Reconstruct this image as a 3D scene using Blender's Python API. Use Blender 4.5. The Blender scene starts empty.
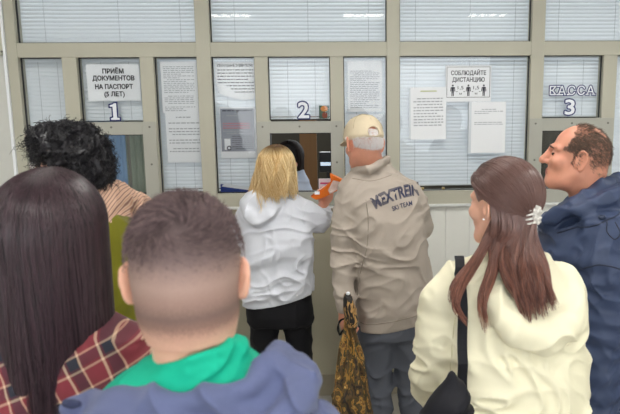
import bpy, bmesh, math, os
import numpy as np
import openvdb as vdb
from mathutils import Vector, Matrix
rng = np.random.default_rng(7)
PI = math.pi
scene = bpy.context.scene
COL = scene.collection

# ------------------------------------------------------------------ camera
HC = 1.87                       # camera height
F_PX, PITCH, ROLL, YAW, CX, CY = 680.0, 0.168967, -0.0066489, 0.04545275, 372.0, 207.0
def _rot():
    c, s = math.cos(ROLL), math.sin(ROLL)
    Rr = np.array([[c, 0, -s], [0, 1, 0], [s, 0, c]])
    c, s = math.cos(PITCH), math.sin(PITCH)
    Rp = np.array([[1, 0, 0], [0, c, s], [0, -s, c]])
    c, s = math.cos(YAW), math.sin(YAW)
    Ry = np.array([[c, s, 0], [-s, c, 0], [0, 0, 1]])
    return Ry @ Rp @ Rr
RC = _rot()
def at(px, py, y):
    """world point seen at photo pixel (px, py) at distance y in front of the camera's wall-parallel plane"""
    d = RC @ np.array([(px - CX) / F_PX, 1.0, -(py - CY) / F_PX])
    return np.array([d[0] / d[1] * y, y, HC + d[2] / d[1] * y])
cam_d = bpy.data.cameras.new('camera'); cam = bpy.data.objects.new('camera', cam_d); COL.objects.link(cam)
m = np.eye(4); m[:3, 0] = RC[:, 0]; m[:3, 1] = RC[:, 2]; m[:3, 2] = -RC[:, 1]; m[2, 3] = HC
cam.matrix_world = Matrix(m.tolist())
cam_d.sensor_width = 36; cam_d.lens = F_PX / 620 * 36
cam_d.shift_x = -(CX - 310) / 620; cam_d.clip_start = 0.05
cam_d.dof.use_dof = True; cam_d.dof.focus_distance = 3.1; cam_d.dof.aperture_fstop = 6.3
scene.camera = cam

# ------------------------------------------------------------------ world, light, exposure
w = bpy.data.worlds.new('world'); scene.world = w; w.use_nodes = True
bg = w.node_tree.nodes['Background']; bg.inputs[0].default_value = (0.86, 0.93, 1.0, 1); bg.inputs[1].default_value = 0.5
def area(name, loc, rot, sx, sy, power, col=(1, 1, 1)):
    d = bpy.data.lights.new(name, 'AREA'); d.shape = 'RECTANGLE'; d.size = sx; d.size_y = sy; d.energy = power; d.color = col
    o = bpy.data.objects.new(name, d); COL.objects.link(o); o.location = loc; o.rotation_euler = rot
    return o
area('daylight', (0.2, -2.95, 1.75), (PI / 2, 0, 0), 4.4, 1.7, 92, (0.95, 0.98, 1.0))   # daylight through the window behind the camera
scene.view_settings.view_transform = 'Standard'; scene.view_settings.look = 'None'
scene.view_settings.exposure = 0.1; scene.view_settings.gamma = 1.0; scene.view_settings.use_curve_mapping = False
scene.cycles.use_denoising = True
scene.cycles.max_bounces = 8; scene.cycles.transparent_max_bounces = 16

# ------------------------------------------------------------------ materials
MATS = {}
def srgb(r, g, b):
    f = lambda c: (c / 255 / 12.92) if c / 255 <= 0.04045 else ((c / 255 + 0.055) / 1.055) ** 2.4
    return (f(r), f(g), f(b), 1)
class NT:
    def __init__(s, name):
        s.m = bpy.data.materials.new(name); s.m.use_nodes = True; s.t = s.m.node_tree
        s.b = s.t.nodes['Principled BSDF']; MATS[name] = s.m
    def n(s, t, **kw):
        o = s.t.nodes.new(t)
        for k, v in kw.items(): setattr(o, k, v)
        return o
    def l(s, a, b): s.t.links.new(a, b)
def mat(name, col, rough=0.6, spec=0.4, metal=0.0, var=0.0, vscale=40, bump=0.0, bscale=200, stretch=(1, 1, 1), coat=0, sheen=0, sub=0):
    """procedural material: base colour with a little noise variation and noise bump"""
    t = NT(name); b = t.b; c = srgb(*col)
    b.inputs['Base Color'].default_value = c; b.inputs['Roughness'].default_value = rough
    b.inputs['Specular IOR Level'].default_value = spec; b.inputs['Metallic'].default_value = metal
    if coat: b.inputs['Coat Weight'].default_value = coat
    if sheen: b.inputs['Sheen Weight'].default_value = sheen
    if sub: b.inputs['Subsurface Weight'].default_value = sub; b.inputs['Subsurface Radius'].default_value = (.01, .004, .002); b.inputs['Subsurface Scale'].default_value = 1
    if var or bump:
        tc = t.n('ShaderNodeTexCoord'); mp = t.n('ShaderNodeMapping'); mp.inputs['Scale'].default_value = stretch
        t.l(tc.outputs['Object'], mp.inputs['Vector'])
    if var:
        nz = t.n('ShaderNodeTexNoise'); nz.inputs['Scale'].default_value = vscale; nz.inputs['Detail'].default_value = 5
        t.l(mp.outputs['Vector'], nz.inputs['Vector'])
        mx = t.n('ShaderNodeMix', data_type='RGBA'); mx.inputs[6].default_value = tuple(max(0, x * (1 - var)) for x in c[:3]) + (1,)
        mx.inputs[7].default_value = tuple(min(1, x * (1 + var)) for x in c[:3]) + (1,)
        t.l(nz.outputs['Fac'], mx.inputs[0]); t.l(mx.outputs[2], b.inputs['Base Color'])
    if bump:
        nb = t.n('ShaderNodeTexNoise'); nb.inputs['Scale'].default_value = bscale; nb.inputs['Detail'].default_value = 4
        t.l(mp.outputs['Vector'], nb.inputs['Vector'])
        bp = t.n('ShaderNodeBump'); bp.inputs['Strength'].default_value = bump; bp.inputs['Distance'].default_value = 0.004
        t.l(nb.outputs['Fac'], bp.inputs['Height']); t.l(bp.outputs['Normal'], b.inputs['Normal'])
    return t.m
def emit(name, col, strength):
    t = NT(name); t.b.inputs['Base Color'].default_value = (.8, .8, .8, 1)
    t.b.inputs['Emission Color'].default_value = col; t.b.inputs['Emission Strength'].default_value = strength
    return t.m
def hairmat(name, c1, c2, rough=0.38, spec=0.45, root=None, root_z=None):
    """hair: colour varies strand by strand (random per island)"""
    t = NT(name); g = t.n('ShaderNodeNewGeometry'); mx = t.n('ShaderNodeMix', data_type='RGBA')
    mx.inputs[6].default_value = srgb(*c1); mx.inputs[7].default_value = srgb(*c2)
    t.l(g.outputs['Random Per Island'], mx.inputs[0]); out = mx.outputs[2]
    if root:
        tc = t.n('ShaderNodeTexCoord'); sp = t.n('ShaderNodeSeparateXYZ'); t.l(tc.outputs['Object'], sp.inputs[0])
        mr = t.n('ShaderNodeMapRange'); mr.inputs['From Min'].default_value = root_z[0]; mr.inputs['From Max'].default_value = root_z[1]
        t.l(sp.outputs['Z'], mr.inputs['Value']); m2 = t.n('ShaderNodeMix', data_type='RGBA')
        m2.inputs[7].default_value = srgb(*root); t.l(out, m2.inputs[6]); t.l(mr.outputs[0], m2.inputs[0]); out = m2.outputs[2]
    t.l(out, t.b.inputs['Base Color']); t.b.inputs['Roughness'].default_value = rough; t.b.inputs['Specular IOR Level'].default_value = spec
    return t.m

# ------------------------------------------------------------------ mesh helpers
def mk(name, V, Fc, mt, parent=None, origin=None, smooth=False, mats=None, midx=None):
    """link one mesh object; V are world coordinates, origin is where its pivot sits (a child takes its root's)"""
    V = np.asarray(V, float).reshape(-1, 3)
    root = parent
    if root is not None:
        org = np.array(root['_o'][:])
    else:
        org = np.array(origin) if origin is not None else np.array([(V[:, 0].min() + V[:, 0].max()) / 2, (V[:, 1].min() + V[:, 1].max()) / 2, V[:, 2].min()])
    me = bpy.data.meshes.new(name); P = (V - org).astype(np.float32)
    if isinstance(Fc, np.ndarray):
        nf, k = Fc.shape
        me.vertices.add(len(P)); me.vertices.foreach_set('co', P.ravel())
        me.loops.add(nf * k); me.loops.foreach_set('vertex_index', Fc.astype(np.int32).ravel())
        me.polygons.add(nf); me.polygons.foreach_set('loop_start', np.arange(0, nf * k, k, dtype=np.int32))
        me.polygons.foreach_set('loop_total', np.full(nf, k, np.int32)); me.update(calc_edges=True)
    else:
        me.from_pydata(P.tolist(), [], Fc); me.update()
    me.validate()
    for x in (mats or [mt]): me.materials.append(x)
    if midx is not None: me.polygons.foreach_set('material_index', np.asarray(midx, np.int32))
    me.polygons.foreach_set('use_smooth', np.full(len(me.polygons), smooth, bool))
    o = bpy.data.objects.new(name, me); COL.objects.link(o); o['_o'] = org.tolist()
    if root is not None: o.parent = root
    else: o.location = org
    return o
def empty(name, loc):
    o = bpy.data.objects.new(name, None); COL.objects.link(o); o.location = [float(x) for x in loc]; o['_o'] = [float(x) for x in loc]; return o
def tag(o, label=None, cat=None, group=None, kind=None):
    if label: o['label'] = label
    if cat: o['category'] = cat
    if group: o['group'] = group
    if kind: o['kind'] = kind
    return o
def stamped(V, F, r, n=16, dy=2e-6):
    """a bolder copy of flat lettering: the glyphs repeated round a small circle"""
    VV, FF = list(V), [list(f) for f in F]
    for q in range(n):
        o = len(VV); a = 2 * PI * q / n; VV += [(v[0] + r * math.cos(a), v[1] + dy * (q + 1), v[2] + r * math.sin(a)) for v in V]; FF += [[i + o for i in f] for f in F]
    return VV, FF
class MB:
    """collects boxes, tubes and polygons for one mesh"""
    def __init__(s): s.V = []; s.F = []; s.M = []; s.mi = 0
    def add(s, V, F):
        o = len(s.V); s.V += [tuple(map(float, v)) for v in V]; s.F += [[i + o for i in f] for f in F]; s.M += [s.mi] * len(F); return s
    def box(s, x0, x1, y0, y1, z0, z1, bev=0.0):
        if bev <= 0:
            V = [(x, y, z) for x in (x0, x1) for y in (y0, y1) for z in (z0, z1)]
            return s.add(V, [[0, 1, 3, 2], [4, 6, 7, 5], [0, 4, 5, 1], [2, 3, 7, 6], [0, 2, 6, 4], [1, 5, 7, 3]])
        bm = bmesh.new(); bmesh.ops.create_cube(bm, size=1)
        for v in bm.verts: v.co = ((x0 + x1) / 2 + v.co.x * (x1 - x0), (y0 + y1) / 2 + v.co.y * (y1 - y0), (z0 + z1) / 2 + v.co.z * (z1 - z0))
        bmesh.ops.bevel(bm, geom=bm.edges[:], offset=bev, segments=2, affect='EDGES', profile=0.6)
        bm.verts.index_update(); s.add([v.co[:] for v in bm.verts], [[v.index for v in f.verts] for f in bm.faces]); bm.free(); return s
    def tube(s, pts, rad, n=8, cap=True, flat=1.0):
        pts = np.asarray(pts, float); rad = np.broadcast_to(np.asarray(rad, float), (len(pts),))
        T = np.gradient(pts, axis=0); T /= np.linalg.norm(T, axis=1)[:, None] + 1e-12
        up = np.array([0, 0, 1.0]) if abs(T[0][2]) < .9 else np.array([1.0, 0, 0])
        V = []; A = np.cross(T[0], up); A /= np.linalg.norm(A)
        for i in range(len(pts)):
            A = A - T[i] * (A @ T[i]); A /= np.linalg.norm(A) + 1e-12; B = np.cross(T[i], A)
            for k in range(n):
                a = 2 * PI * k / n; V.append(pts[i] + rad[i] * (math.cos(a) * A + flat * math.sin(a) * B))
        F = [[i * n + k, i * n + (k + 1) % n, (i + 1) * n + (k + 1) % n, (i + 1) * n + k] for i in range(len(pts) - 1) for k in range(n)]
        if cap: F += [list(range(n))[::-1], [(len(pts) - 1) * n + k for k in range(n)]]
        return s.add(V, F)
    def prism(s, poly, y0, y1):
        """extrude an (x, z) outline from y0 to y1"""
        n = len(poly); V = [(p[0], y0, p[1]) for p in poly] + [(p[0], y1, p[1]) for p in poly]
        return s.add(V, [list(range(n)), list(range(n, 2 * n))[::-1]] + [[i, i + n, (i + 1) % n + n, (i + 1) % n] for i in range(n)])
    def build(s, name, mt, parent=None, origin=None, smooth=False, mats=None):
        return mk(name, s.V, s.F, mt, parent, origin, smooth, mats, s.M if mats else None)
def text_geo(body, size, cx, cz, y, bold=0.0, extrude=0.0004, w=None, space=1.0, line=1.0):
    """lettering in the wall plane, centred on (cx, cz), facing the camera"""
    cu = bpy.data.curves.new('t', 'FONT'); cu.body = body; cu.size = size; cu.offset = bold; cu.extrude = extrude
    cu.align_x = 'CENTER'; cu.space_character = space; cu.space_line = line; cu.resolution_u = 3
    o = bpy.data.objects.new('t', cu); COL.objects.link(o); dg = bpy.context.evaluated_depsgraph_get(); dg.update()
    me = bpy.data.meshes.new_from_object(o.evaluated_get(dg)); V = np.array([v.co[:] for v in me.vertices]); F = [list(p.vertices) for p in me.polygons]
    bpy.data.objects.remove(o); bpy.data.meshes.remove(me); bpy.data.curves.remove(cu)
    mid = (V.max(0) + V.min(0)) / 2; sx = (w / (V[:, 0].max() - V[:, 0].min())) if w else 1
    return [((v[0] - mid[0]) * sx + cx, y - v[2], v[1] - mid[1] + cz) for v in V], F
# ------------------------------------------------------------------ the setting
D = 4.0                                            # distance of the counter wall
M_ALU = mat('aluminium_frame_paint', (184, 181, 165), .45, .4, var=.04, vscale=6)
M_PLATE = mat('hatch_plate_paint', (172, 171, 161), .4, .5, var=.03, vscale=8)
M_GASK = mat('black_gasket', (28, 30, 34), .6)
M_CLAD = mat('white_cladding', (232, 232, 226), .45, .4, var=.03, vscale=9)
M_BASE = mat('beige_skirting', (150, 142, 124), .5, var=.05)
M_WALL = mat('painted_wall', (206, 206, 200), .7, var=.04, vscale=14, bump=.15, bscale=90)
M_CEIL = mat('ceiling_paint', (232, 232, 228), .8, var=.02)
M_BLIND = mat('blind_slat_paint', (228, 233, 238), .45, .4)
M_CORD = mat('blind_cord', (150, 156, 162), .8)
M_SCREW = mat('screw_steel', (120, 118, 112), .35, metal=.8)
M_PAPER = mat('white_paper', (238, 240, 244), .6, .3, var=.015, vscale=20)
M_INK = mat('black_ink', (58, 60, 70), .7); M_INKD = mat('dark_ink', (38, 40, 50), .7); M_INKB = mat('navy_ink', (20, 32, 104), .5); M_INKG = mat('grey_ink', (172, 175, 182), .8)
M_WHITE = mat('white_vinyl', (240, 242, 248), .4)
t = NT('window_glass'); t.t.nodes.remove(t.b)
out = t.t.nodes['Material Output']; tr = t.n('ShaderNodeBsdfTransparent'); tr.inputs[0].default_value = (.985, .99, .99, 1)
gl = t.n('ShaderNodeBsdfGlossy'); gl.inputs['Roughness'].default_value = .02; fr = t.n('ShaderNodeFresnel'); fr.inputs[0].default_value = 1.36
mxs = t.n('ShaderNodeMixShader'); t.l(fr.outputs[0], mxs.inputs[0]); t.l(tr.outputs[0], mxs.inputs[1]); t.l(gl.outputs[0], mxs.inputs[2]); t.l(mxs.outputs[0], out.inputs[0])
M_GLASS = t.m
t = NT('grey_tile_floor'); tc = t.n('ShaderNodeTexCoord'); bk = t.n('ShaderNodeTexBrick'); bk.offset = 0
bk.inputs['Color1'].default_value = srgb(168, 164, 156); bk.inputs['Color2'].default_value = srgb(160, 156, 148); bk.inputs['Mortar'].default_value = srgb(110, 106, 100)
bk.inputs['Scale'].default_value = 1; bk.inputs['Brick Width'].default_value = .4; bk.inputs['Row Height'].default_value = .4; bk.inputs['Mortar Size'].default_value = .004
t.l(tc.outputs['Object'], bk.inputs['Vector']); t.l(bk.outputs['Color'], t.b.inputs['Base Color']); t.b.inputs['Roughness'].default_value = .35
M_FLOOR = t.m
ZC = 2.95; XL, XR, YB = -3.2, 3.2, -3.0
def struct(o): o['kind'] = 'structure'; return o
struct(MB().box(XL, XR, YB, 8.0, -.1, 0).build('floor', M_FLOOR))
struct(MB().box(XL, XR, YB, 8.0, ZC, ZC + .1).build('ceiling', M_CEIL))
struct(MB().box(XL - .1, XL, YB, 8.0, 0, ZC).build('wall_left', M_WALL))
struct(MB().box(XR, XR + .1, YB, 8.0, 0, ZC).build('wall_right', M_WALL))
b = MB(); b.box(XL, XR, YB - .1, YB, 0, .8); b.box(XL, XR, YB - .1, YB, 2.65, ZC); b.box(XL, -2.2, YB - .1, YB, .8, 2.65); b.box(2.6, XR, YB - .1, YB, .8, 2.65)
struct(b.build('wall_back', M_WALL))
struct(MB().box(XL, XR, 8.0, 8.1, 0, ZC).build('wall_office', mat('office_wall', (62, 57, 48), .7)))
# counter wall below the glazing: boards with narrow grooves
b = MB(); bw = .145; x = -1.84
while x < 3.1:
    b.box(x + .0012, min(x + bw, 3.15) - .0012, D, D + .05, .14, 1.2, .0012); x += bw
b.box(-1.86, 3.2, D + .006, D + .06, 0, 1.2)
struct(b.build('wall_front', M_CLAD))
struct(MB().box(-.77, .31, D - .006, D + .004, .14, 1.19, .002).build('trim_31', mat('beige_shaded_panel', (172, 166, 146), .5, var=.03, vscale=8)))  # beige infill panel; part of its darker tone is shade put into the colour
struct(MB().box(-1.86, 3.2, D - .012, D + .03, 0, .14, .004).build('baseboard_front', M_BASE))
struct(MB().box(XL, -1.862, D - .012, D + .1, 0, ZC).build('wall_front_side', M_WALL))
struct(MB().box(-1.875, -1.858, D - .03, D + .02, 0, ZC, .004).build('trim_1', M_PAPER))
tn = [1]
def bar(x0, x1, z0, z1, dy=.0):
    tn[0] += 1; struct(MB().box(x0, x1, D - .018 + dy, D + .07, z0, z1, .003).build('trim_%d' % tn[0], M_ALU))
ZT0, ZT1, ZB0, ZB1 = 2.067, 2.147, 1.2, 1.28
bar(-1.857, -1.801, ZB0, ZC); MULL = [(-.81, -.73), (.272, .346), (1.11, 1.187), (1.99, 2.06)]
for a, c in MULL: bar(a, c, ZB0, ZC)
BAYS = [(-1.801, -.81), (-.73, .272), (.346, 1.11), (1.187, 1.99), (2.06, 3.1)]
for a, c in BAYS:
    bar(a, c, ZT0, ZT1, .003); bar(a, c, ZB0, ZB1, .003); bar(a, c, 2.86, ZC, .003)
SM = [(-1.562, -1.48), (-1.13, -1.053), (-.486, -.41), (-.055, .022), (1.541, 1.622)]
for a, c in SM: bar(a, c, ZB1, ZT0, .004)
PANES = [(a, c, ZT1, 2.86) for a, c in BAYS]
LOW = [(-1.801, -1.562), (-1.48, -1.13), (-1.053, -.81), (-.73, -.486), (-.41, -.055), (.022, .272), (.346, 1.11), (1.187, 1.541), (1.622, 1.99), (2.06, 3.1)]
HATCH = {1: 0, 4: 1, 7: 2}
PANES += [(a, c, 1.705 if i in HATCH else ZB1, ZT0) for i, (a, c) in enumerate(LOW)]
g = .0045
for i, (a, c, z0, z1) in enumerate(PANES):
    b = MB(); y0, y1 = D + .016, D + .03
    b.box(a, a + g, y0, y1, z0, z1); b.box(c - g, c, y0, y1, z0, z1); b.box(a, c, y0, y1, z0, z0 + g); b.box(a, c, y0, y1, z1 - g, z1)
    o = struct(b.build('window_%d' % (i + 1), M_GASK))
    MB().box(a + .002, c - .002, D + .021, D + .025, z0 + .002, z1 - .002).build('glass', M_GLASS, o)
# blinds: one per pane, slats nearly closed
def blind(a, c, z0, z1, label, drop=0.0, tilt=62, gap=.0215):
    bz0 = z0 + drop; b = MB(); yb = D + .085; z = z1 - .002; W = .0125
    while z > bz0 + .012:
        prof = [(W * u, .0022 * (1 - u * u)) for u in (-1, -.35, .35, 1)]; ca, sa = math.cos(math.radians(tilt)), math.sin(math.radians(tilt))
        P = [(yb + u * ca - v * sa, z + u * sa + v * ca) for u, v in prof]; Q = [(y + .0006, zz - .0002) for y, zz in P]
        V = [(xx, y, zz) for xx in (a - .012, c + .012) for y, zz in P + Q[::-1]]
        b.add(V, [[k, (k + 1) % 8, (k + 1) % 8 + 8, k + 8] for k in range(8)] + [list(range(8)), list(range(8, 16))[::-1]]); z -= gap
    root = tag(b.build('window_blind', M_BLIND), label, 'blind', 'horizontal blinds behind the glass')
    MB().box(a + .006, c - .006, yb - .012, yb + .012, z1 + .008, z1 + .028, .002).build('head_rail', M_BLIND, root)
    MB().box(a - .012, c + .012, yb - .011, yb + .011, bz0 + .001, bz0 + .011, .002).build('bottom_rail', M_BLIND, root)
    wd = c - a
    for u in ((.13, .55, .9) if wd > .6 else (.3, .75)):
        xx = a + wd * u; MB().tube([(xx, yb - .0135, z1 - .02), (xx, yb - .0135, bz0 + .006)], .0009, 5).build('ladder_cord', M_CORD, root)
BL = ['wide blind in the upper pane above window 1', 'wide blind in the upper pane above window 2 with a lamp reflection', 'blind in the upper pane above the keep-your-distance sign',
      'blind in the upper pane above the cash desk lettering', 'blind in the upper pane beyond the cash desk',
      'narrow blind beside the white wall left of window 1', 'blind behind the passport sign of window 1', 'blind behind two text sheets between windows 1 and 2', 'blind behind the curled notice with a blue folder below it',
      'blind in the pane with the number 2', 'narrow blind behind the crumpled notice above the beige cap', 'large blind in the pane with the keep-your-distance sign', 'blind behind the lettering of cash desk 3', 'blind in the pane beside the balding man, past the cash desk', 'blind at the far end of the glazing']
for i, (a, c, z0, z1) in enumerate(PANES):
    if i in (4, 14): continue
    blind(a, c, z0, z1, BL[i], drop={11: .02, 10: .005}.get(i, .003), gap=.0215 if i != 9 else .022)
# serving hatches: a screwed plate with an opening and a sliding pane
def hatch(x0, x1, o0, o1, zt, label, zb=1.285, zo=1.632, shut=None):
    r = empty('serving_hatch', ((x0 + x1) / 2, D - .02, 1.2)); tag(r, label, 'serving hatch')
    b = MB(); y0, y1 = D - .024, D - .014
    b.box(x0, o0, y0, y1, 1.205, zt, .001); b.box(o1, x1, y0, y1, 1.205, zt, .001); b.box(o0, o1, y0, y1, zo, zt, .001); b.box(o0, o1, y0, y1, 1.205, zb, .001)
    b.build('hatch_plate', M_PLATE, r)
    b = MB(); g2 = .004
    b.box(o0, o0 + g2, y1, D + .03, zb, zo); b.box(o1 - g2, o1, y1, D + .03, zb, zo); b.box(o0, o1, y1, D + .03, zo - g2, zo); b.box(o0, o1, y1, D + .03, zb, zb + g2)
    b.build('opening_lining', M_GASK, r)
    for sx in (x0 + .035, (x0 + x1) / 2, x1 - .035):
        for sz in (zt - .03, 1.235): MB().tube([(sx, D - .0275, sz), (sx, D - .022, sz)], .006, 10).build('screw', M_SCREW, r)
    for sx in (x0 + .035, x1 - .035): MB().tube([(sx, D - .0275, 1.46), (sx, D - .022, 1.46)], .006, 10).build('screw', M_SCREW, r)
    if shut: MB().box(o0, o1, D + .012, D + .016, zb, zo).build('sliding_pane', M_GLASS, r)
    return r
hatch(-1.56, -1.058, -1.478, -1.134, 1.705, 'grey metal serving hatch under the number 1, its bluish pane shut', shut=1)
hatch(-.484, .012, -.41, -.056, 1.7, 'grey metal serving hatch under the number 2 with a dark open office behind')
hatch(1.112, 1.615, 1.19, 1.541, 1.705, 'grey metal serving hatch under the number 3 behind the balding man', shut=1)
# sill shelf on the outer side
struct(MB().box(-1.857, 3.1, D - .03, D + .02, 1.188, 1.203, .003).build('trim_30', mat('white_sill', (222, 224, 222), .4)))
# writing on the glass
YT = D + .0195
def number_sticker(ch, cx, cz, h, label):
    r = empty('window_number', (cx, YT, cz - h / 2)); tag(r, label, 'number sticker')
    if ch == '1':
        k = h / 1.0
        P = [(-.26, -.5), (.27, -.5), (.27, -.38), (.12, -.34), (.12, .5), (-.02, .5), (-.12, .42), (-.28, .38), (-.28, .27), (-.12, .27), (-.12, -.34), (-.26, -.38)]
        for nm, gr, y, mt in (('outline', .07, YT, M_INKB), ('digit', -.01, YT - .0006, M_WHITE)):
            b = MB(); cxm = 0
            Q = []
            n = len(P)
            for i in range(n):
                p0, p1, p2 = [np.array(P[j % n]) for j in (i - 1, i, i + 1)]
                e1 = (p1 - p0) / np.linalg.norm(p1 - p0); e2 = (p2 - p1) / np.linalg.norm(p2 - p1)
                n1 = np.array([e1[1], -e1[0]]); n2 = np.array([e2[1], -e2[0]]); nn = n1 + n2; nn /= max(.35, nn @ nn / 2) * 1.0
                Q.append(p1 + nn * gr)
            b.prism([(cx + q[0] * k, cz + q[1] * k) for q in Q], y, y + .0005); b.build(nm, mt, r)
    else:
        for nm, bo, y, mt in (('outline', .0092, YT, M_INKB), ('digit', .0018, YT - .0006, M_WHITE)):
            V, Fc = text_geo(ch, h * 1.32, cx, cz, y, .001, 0, w=h * .62); V, Fc = stamped(V, Fc, bo); mk(nm, V, Fc, mt, r)
            
    return r
number_sticker('1', -1.297, 1.763, .098, 'white number 1 outlined in navy under the passport sign')
number_sticker('2', -.213, 1.763, .098, 'white number 2 outlined in navy on the middle window')
number_sticker('3', 1.362, 1.768, .092, 'white number 3 outlined in navy under the cash desk word')
r = empty('window_lettering', (1.37, YT, 1.83)); tag(r, 'white word КАССА outlined in navy on the glass', 'lettering')
for nm, bo, y, mt in (('outline', .0062, YT, M_INKB), ('letters', .0007, YT - .0006, M_WHITE)):
    b = MB(); V, Fc = text_geo('КАССА', .072, 1.372, 1.866, y, 0, 0, w=.268, space=1.12); V, Fc = stamped(V, Fc, bo); b.add(V, Fc)
    e = bo * .9
    for cx_, ww in ((1.256, .026), (1.291, .022), (1.309, .018), (1.35, .018), (1.463, .018), (1.503, .018)):
        b.box(cx_ - ww / 2 - e, cx_ + ww / 2 + e, y, y + .0004, 1.8385 - e, 1.8455 + e)
    for cx_, ww in ((1.256, .026), (1.291, .02)): b.box(cx_ - ww / 2 - e, cx_ + ww / 2 + e, y, y + .0004, 1.8865 - e, 1.893 + e)
    b.build(nm, mt, r)
# papers: slightly wavy sheets with lines of small print
def sheet(name, label, cat, x0, x1, z0, z1, y=None, tilt=0.0, curl=None, mt=None, wav=.002, origin=None):
    y = D + .033 if y is None else y
    nx, nz = 12, 16; V = []
    for j in range(nz + 1):
        for i in range(nx + 1):
            u, v = i / nx, j / nz; xx = x0 + (x1 - x0) * u; zz = z0 + (z1 - z0) * v; dy = wav * math.sin(5 * u + 7 * v + x0 * 9)
            if curl: xx, dy2, zz = curl(u, v, xx, zz); dy += dy2
            V.append((xx, y - abs(dy) if curl else y + dy * .5, zz))
    F = [[j * (nx + 1) + i, j * (nx + 1) + i + 1, (j + 1) * (nx + 1) + i + 1, (j + 1) * (nx + 1) + i] for j in range(nz) for i in range(nx)]
    n = len(V); V2 = V + [(a, b_ + .0006, c) for a, b_, c in V]; F2 = F + [[i + n for i in f[::-1]] for f in F]
    rim = [i for i in range(nx + 1)] + [(j + 1) * (nx + 1) + nx for j in range(nz)] + [nz * (nx + 1) + i for i in range(nx - 1, -1, -1)] + [j * (nx + 1) for j in range(nz - 1, 0, -1)]
    F2 += [[rim[k], rim[k] + n, rim[(k + 1) % len(rim)] + n, rim[(k + 1) % len(rim)]] for k in range(len(rim))]
    V2 = np.array(V2)
    if tilt:
        cx, cz = (x0 + x1) / 2, (z0 + z1) / 2; c, s = math.cos(tilt), math.sin(tilt); dx, dz = V2[:, 0] - cx, V2[:, 2] - cz
        V2[:, 0] = cx + c * dx - s * dz; V2[:, 2] = cz + s * dx + c * dz
    o = mk(name, V2, F2, mt or M_PAPER, smooth=False); tag(o, label, cat); o['_t'] = tilt; return o
def print_lines(o, x0, x1, z0, z1, y, n, mt=None, seed=0, size=None, skip=.12, tilt=0, head=False, cxz=None, curl=None):
    """rows of tiny print made of word-long dashes of ink"""
    r_ = np.random.default_rng(seed); b = MB(); pitch = (z1 - z0) / n; hgt = size or pitch * .36
    for k in range(n):
        if r_.random() < skip: continue
        zz = z1 - (k + .5) * pitch; xx = x0 + (0.02 if r_.random() < .2 else 0); end = x1 - (r_.random() * .5 * (x1 - x0) if r_.random() < .25 else 0)
        if head and k == 0: xx, end = x0 + (x1 - x0) * .25, x1 - (x1 - x0) * .25
        while xx < end - .006:
            ww = min(end - xx, r_.uniform(.008, .028)); pts = [(xx, zz - hgt / 2), (xx + ww, zz - hgt / 2), (xx + ww, zz + hgt / 2), (xx, zz + hgt / 2)]
            if tilt:
                cx, cz = cxz; c, s = math.cos(tilt), math.sin(tilt); pts = [(cx + c * (p[0] - cx) - s * (p[1] - cz), cz + s * (p[0] - cx) + c * (p[1] - cz)) for p in pts]
            b.add([(p[0], y, p[1]) for p in pts], [[0, 1, 2, 3]]); xx += ww + .005
    if b.V: b.build('print', mt or M_INKG, o)
def lettering(o, body, size, cx, cz, y, mt=None, fat=.0, **kw):
    V, Fc = text_geo(body, size, cx, cz, y, **kw)
    if fat: V, Fc = stamped(V, Fc, fat, 8, -2e-6)
    return mk('lettering', V, Fc, mt or M_INK, o)
YP = D + .0305
# passport sign
o = sheet('paper_sign', 'white landscape passport sign with four bold Cyrillic lines over the number 1', 'sign', -1.446, -1.148, 1.824, 2.03, y=D + .034)
for k, (s, ww) in enumerate((('ПРИЁМ', .118), ('ДОКУМЕНТОВ', .235), ('НА ПАСПОРТ', .212), ('(5 ЛЕТ)', .113))):
    lettering(o, s, .036, -1.295, 1.996 - k * .0455, YP - .0005, M_INKD, w=ww, extrude=0, fat=.0011)
# sheets between window 1 and window 2
o = sheet('paper_notice', 'dense white text sheet in a shiny sleeve, upper of two between windows 1 and 2', 'notice', -1.027, -.822, 1.752, 2.044); print_lines(o, -1.012, -.838, 1.76, 2.03, YP - .001, 26, seed=3, head=True)
o = sheet('paper_notice', 'white text sheet overlapping the sheet above it, between windows 1 and 2', 'notice', -1.013, -.808, 1.463, 1.757, y=D + .0315); print_lines(o, -.998, -.822, 1.52, 1.735, YP - .0015, 13, seed=4, head=True, skip=.25)
# curled notice
def cw(u, v, x, z):
    k = max(0, .5 - v) * 2; kk = k * max(0, 1 - u * 1.4); return x + .022 * kk, .012 * kk, z - .012 * math.sin(u * 3.1) * k + .03 * kk
o = sheet('paper_notice', 'white large-print notice with curled lower corner above a grey poster', 'notice', -.722, -.492, 1.832, 2.04, curl=cw, y=D + .06)
lettering(o, 'УВАЖАЕМЫЕ ЗАЯВИТЕЛИ!', .02, -.607, 2.022, D + .0575, M_INK, bold=.0006, w=.205)
print_lines(o, -.708, -.5, 1.86, 2.005, D + .0575, 8, M_INK, 5, size=.0055, skip=0)
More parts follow.
